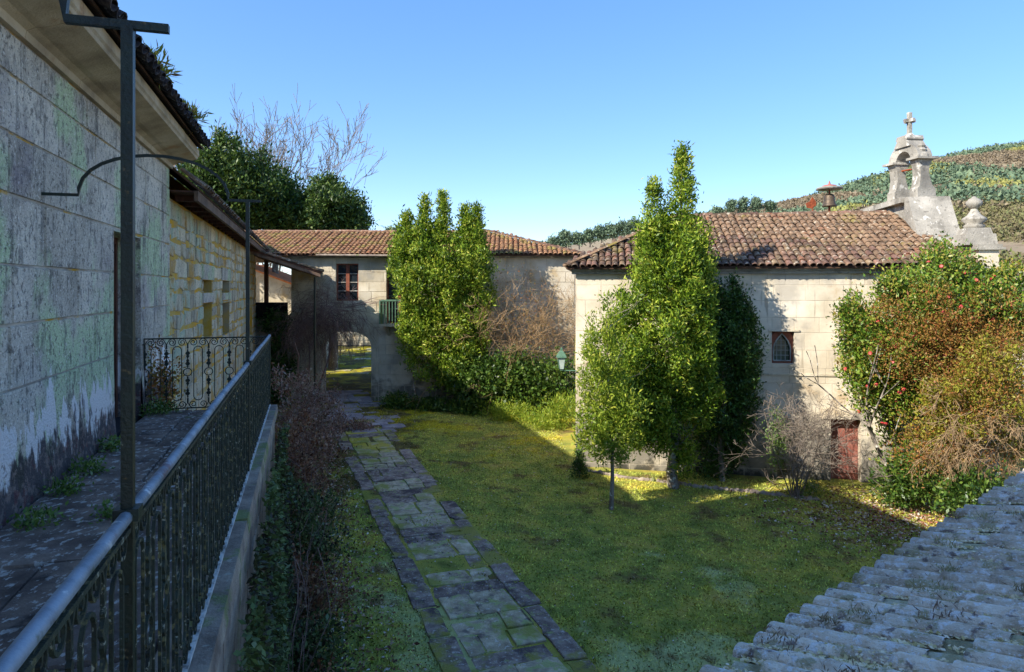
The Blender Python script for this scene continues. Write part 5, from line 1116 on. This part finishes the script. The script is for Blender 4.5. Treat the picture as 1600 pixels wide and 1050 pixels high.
q0_ = Vector(FB(-3, 1.8, 0)); t = thing('balcony_ivy', 'dark brown and green climber covering the outer face of the balcony wall', 'climber', q0_)
nI = 40000; aa = rng.uniform(-7.5, .3, nI); zz = rng.uniform(.1, 3.45, nI); bb = 1.735 + .16 * rng.random(nI) * (1 - zz / 5) + .1 * np.clip(np.sin(aa * 3.1 + zz * 2) , 0, 1) * rng.random(nI)
ok = rng.random(nI) < np.clip(1.15 - .28 * np.clip(zz - 2.2, 0, 9) * (1 + np.sin(aa * 4.7)), .1, 1); aa, zz, bb = aa[ok], zz[ok], bb[ok]
pos = np.stack([FB.o.x + U.x * aa + Vn.x * bb, FB.o.y + U.y * aa + Vn.y * bb, zz], 1); V, F = leaf_mesh(pos, rng.normal(size=pos.shape) * .7 + np.array([Vn.x * .5, Vn.y * .5, -.3]), .055, .034)
mk('leaves', V, F, LM['hedgemix'], t, tint=np.repeat(np.clip(rng.random(len(pos)) * .6 + .35 * (np.sin(aa * 1.7) * .5 + .5), 0, 1), 4))
S = []
for a_ in np.arange(-7, .2, .45): grow(S, FB(a_, 1.76, .1), (.1 * rng.normal(), .1 * rng.normal(), 1), 1.3, .012, 2, .4, .4, (1, 2), .12, .7, 4, .004)
seg_obj('stems', S, MT['twig_purple'], t, 3)
b = Vector((P(432, 520, 29.2).x, 29.2, .5)); t = thing('stair_ivy', 'dark ivy hanging over the landing wall left of the archway', 'ivy', b)
foliage('leaves', [eb(432, 505, 29.2, 26, 18, .25), eb(440, 560, 29.1, 24, 40, .3), eb(425, 600, 29.0, 24, 40, .4)], 6000, LM['laurel_shade_dark'], t, (.12, .08), 9, .12, .3)
b = gp(550, 672); t = thing('reddish_ground_plant', 'low reddish brown clump on the path near the arch', 'plant', b)
foliage('leaves', [('e', b.x, b.y, b.z + .1, .75, .5, .22, 1)], 2600, LM['drybrown'], t, (.07, .035), 8, .08, .3, zmin=.12)
# weeds along the gatehouse foot
for i, (px_, py_, rx, hh, lab) in enumerate(((625, 640, .8, .45, 'dark green weeds beside the arch jamb'), (680, 643, 1.0, .4, 'dark weeds at the middle of the gatehouse foot'), (735, 648, .8, .45, 'broad leaved weeds below the laurel thicket'))):
    b = gp(px_, py_); t = thing('weeds', lab, 'weeds', b); foliage('leaves', [('e', b.x, b.y + .3, b.z + hh * .4, rx, .6, hh * .7, 1)], 2600, LM['ivy'], t, (.12, .06), 8, .1, .3, zmin=.3)
b = gp(697, 640) + Vector((0, -.3, .12)); t = thing('pink_flower', 'single pink flower among the weeds under the gatehouse wall', 'flower', b)
V, F = leaf_mesh(np.repeat(np.array([b + Vector((0, 0, .25))]), 12, 0), rng.normal(size=(12, 3)) + np.array([0, -.3, .6]), .1, .06); mk('petals', V, F, leafmat('pink_petals', ['#b06a9a', '#d58fc0'], .3), t, tint=np.repeat(rng.random(12), 4)); MB().tube([b - Vector((0, 0, .15)), b + Vector((0, 0, .25))], .006, 4).build('stem', MT['twig_tan'], t)
# plants on the balcony
for i, (a_, b_, s_, lab) in enumerate(((-2.2, .2, .13, 'weed tuft at the wall foot nearest the dark door'), (-3.1, .2, .14, 'second weed tuft from the door along the wall foot'), (-3.75, .22, .11, 'third weed tuft from the door along the wall foot'), (-4.55, .3, .12, 'weed tuft at the left picture edge by the wall foot'), (-4.5, .75, .07, 'small weed in a joint of the balcony floor'), (-.1, .2, .2, 'leafy weeds at the foot of the end railing'))):
    q = Vector(FB(a_, b_, FLOOR)); t = thing('balcony_weed', lab, 'weed', q, 'weeds growing on the balcony floor')
    foliage('leaves', [('e', q.x, q.y, q.z + s_ * .3, s_, s_, s_ * .45, 1)], int(500 * s_ / .2), LM['weed'], t, (.04, .022), 6, .04, .3, zmin=FLOOR + .01)
q = Vector(FB(.35, .15, FLOOR - .3)); t = thing('wall_foot_creeper', 'mossy yellow green creeper behind the end railing', 'creeper', q)
foliage('leaves', [('e', q.x, q.y, q.z + .5, .25, .3, .7, 1)], 1500, LM['rustleaf'], t, (.05, .03), 8, .06, .3)
for px_, py_, lab in ((237, 92, 'upper clump of fern growing on the tile edge above the post'), (292, 186, 'lower clump of yellow fern on the tile edge')):
    k_ = (px_ - 800) / FPX; o_ = Vector(FB(0, .45, 0)); a_ = (k_ * o_.y - o_.x) / (U.x - k_ * U.y); q = Vector(FB(a_, .45, 7.84)); t = thing('roof_fern', lab, 'fern', q, 'ferns on the cornice roof')
    foliage('leaves', [('e', q.x, q.y, q.z, .16, .16, .12, 1)], 420, LM['yellow'], t, (.13, .025), 6, .05, .2, up=.7)
# withered moss tufts on the near roof
tb = []; C_ = []
for _ in range(70):
    p_ = E1 + ed * rng.uniform(-.5, 9.5) + upN * rng.uniform(0, 4.6); C_.append(p_ + Vector((0, 0, .07)))
pos = np.repeat(np.array([tuple(p) for p in C_]), 70, 0) + rng.normal(size=(len(C_) * 70, 3)) * np.array([.07, .07, .015]) * np.repeat(rng.uniform(.5, 1.6, len(C_)), 70)[:, None]
V, F = leaf_mesh(pos, rng.normal(size=pos.shape) * .7 + np.array([0, 0, 1]), .05, .01); o = mk('roof_tufts', V, F, LM['frosttuft'], tint=np.repeat(np.clip(np.repeat(rng.random(len(C_)), 70) * .8 + rng.random(len(pos)) * .25, 0, 1), 4)); tag(o, 'withered moss tufts growing on the frosted tiles', 'moss', kind='stuff')

m = 300000; p_ = rng.uniform(-1, 10, m); q_ = rng.uniform(0, 5, m); w_ = np.abs(((p_ + 2.2) / .23 + .0) % 1 - .5) * 2      # 1 on the row centres, 0 in the channels
nzv = np.sin(p_ * 2.1 + q_ * 1.3) + np.sin(p_ * 5.3 - q_ * 3.9 + 1) + np.sin(q_ * 7.7 + p_ * .7 + 2)
ok = rng.random(m) < np.where(w_ > .4, np.clip(.02 + .12 * (nzv - 1), .0, .5), np.clip(.45 + .25 * nzv, .1, 1)); p_, q_, w_ = p_[ok], q_[ok], w_[ok]
pos = np.array(E1)[None] + p_[:, None] * np.array(ed)[None] + q_[:, None] * np.array(upN)[None]; pos[:, 2] += .02 + .085 * np.clip(w_ - .3, 0, 1)
k_ = len(pos); an = rng.uniform(0, 6.283, k_); sz = .013 * rng.uniform(.4, 1.7, k_); ux = np.stack([np.cos(an) * sz, np.sin(an) * sz, rng.normal(size=k_) * sz * .3], 1); vx = np.stack([-np.sin(an) * sz, np.cos(an) * sz, rng.normal(size=k_) * sz * .3], 1) * .7
V = np.stack([pos - ux, pos + vx, pos + ux, pos - vx], 1).reshape(-1, 3); F = (np.arange(k_) * 4)[:, None] + np.array([[0, 1, 2, 3]]); o = mk('roof_moss_crust', V, F, LM['frostcrust'], tint=np.repeat(rng.random(len(pos)), 4)); tag(o, 'pale frosted moss and lichen crust between the near roof tiles', 'moss', kind='stuff')

# ---------------------------------------------------------------- background trees
def btree(name, label, base, blobs, n, mat, leaf=(.28, .13), tr=.3, group=None, cl=.35, sprays=0):
    t = thing(name, label, 'tree', base, group); zt_ = max((b[3] if b[0] == 'e' else b[4]) for b in blobs)
    trunk('trunk', wob_line(base, (blobs[0][1], blobs[0][2], zt_), 5, .1), [tr, tr * .9, tr * .75, tr * .6, tr * .45, tr * .3], MT['bark'], t)
    foliage('crown', blobs, n, mat, t, leaf, 10, cl, .4, .26, sprays=sprays, sp=(.9, .24)); return t
Z_ = 38.
btree('evergreen_tree', 'tall pointed evergreen behind the rubble wing roof', (P(340, 400, Z_).x, Z_, 0), [eb(345, 310, Z_, 44, 64, 1.8), cb(345, 290, 208, Z_, 20), cb(366, 290, 216, Z_, 14), eb(312, 295, Z_, 26, 48, 1.6), cb(318, 270, 222, Z_, 14), eb(390, 305, Z_, 32, 44, 1.6), cb(380, 285, 240, Z_, 14), eb(300, 330, Z_, 44, 34, 1.8)], 40000, LM['evergreen'], (.24, .10), cl=.22, sprays=120)
btree('round_evergreen', 'rounded evergreen tree above the left end of the gatehouse ridge', (P(520, 400, Z_ + 2).x, Z_ + 2, 0), [eb(520, 338, Z_ + 2, 40, 42, 1.8), cb(514, 320, 282, Z_ + 2, 26), eb(482, 350, Z_ + 2, 38, 24, 1.8), eb(548, 352, Z_ + 2, 20, 18, 1.2)], 24000, LM['evergreen'], (.24, .10), cl=.22, sprays=90)
btree('shaded_evergreen', 'dark evergreen between the two lit trees behind the roof', (P(430, 400, Z_ + 3).x, Z_ + 3, 0), [eb(430, 335, Z_ + 3, 60, 40, 2.2), eb(420, 300, Z_ + 3, 40, 40, 2)], 12000, LM['laurel_shade_dark'], (.28, .13))
for (px_, Zq, lab, hh) in ((450, 44., 'large bare grey tree behind the evergreens', 13.6), (400, 46., 'bare tree rising behind the pointed evergreen', 13.8), (280, 40., 'bare tree top just over the cornice end', 13.5)):
    b = Vector((P(px_, 400, Zq).x, Zq, 1.0)); t = thing('bare_tree', lab, 'tree', b, 'leafless trees behind the left roofs'); S = []
    for k_ in range(4): grow(S, b + Vector((rng.normal() * .3, 0, 0)), (.12 * rng.normal(), .1 * rng.normal(), 1), hh * .42, .14, 5, .42, .18, (2, 3), .10, .64, 3, .014)
    seg_obj('branches', S, MT['twig_grey'], t, 3)
# trees on the skyline right of centre
for i, (px_, py0, py1, rx) in enumerate(((1142, 337, 313, 7), (1159, 336, 309, 9), (1180, 334, 309, 11), (1203, 331, 316, 9), (1120, 340, 325, 8))):
    Zq = 300.; b = P(px_, py0 + 6, Zq); t = thing('skyline_tree', ('second', 'third', 'fourth', 'rightmost', 'leftmost')[i] + ' of five airy trees standing on the ridge line above the chapel roof', 'tree', b, 'airy trees on the ridge above the chapel')
    trunk('trunk', [b, P(px_, (py0 + py1) / 2, Zq)], [.35, .2], MT['bark'], t, 5)
    foliage('crown', [eb(px_, (py0 + py1) / 2 - 1, Zq, rx * .8, (py0 - py1) * .42, 2), eb(px_ + 3, py1 + 6, Zq, rx * .5, 5, 1.5)], 900, LM['wood_green'], t, (1.0, .6), 6, .5, .3)
for i, (px_, py0, py1, rx) in enumerate(((868, 385, 372, 12), (885, 384, 362, 13), (905, 382, 366, 14), (922, 378, 361, 13), (940, 374, 356, 13), (957, 370, 352, 14), (975, 366, 348, 14), (992, 362, 345, 13), (612, 372, 357, 5), (624, 372, 358, 5))):
    Zq = 260.; b = P(px_, py0 + 8, Zq); t = thing('pine_tree', (('leftmost', 'second', 'third', 'fourth', 'fifth', 'sixth', 'seventh', 'rightmost')[i] + ' of the pines on the low ridge between gatehouse and chapel roofs' if px_ > 800 else ('left', 'right')[i - 8] + ' of two small pine tops just over the gatehouse ridge'), 'tree', b, 'pines on the low ridge' if px_ > 800 else 'pine tops over the gatehouse')
    trunk('trunk', [b, P(px_, (py0 + py1) / 2, Zq)], [.3, .15], MT['bark'], t, 5)
    foliage('crown', [eb(px_, (py0 + py1) / 2, Zq, rx * .75, (py0 - py1) * .5, 2.5), eb(px_ - 4, py1 + 6, Zq, rx * .5, 6, 2)], 1100, LM['wood_green'], t, (.9, .5), 6, .55, .3)
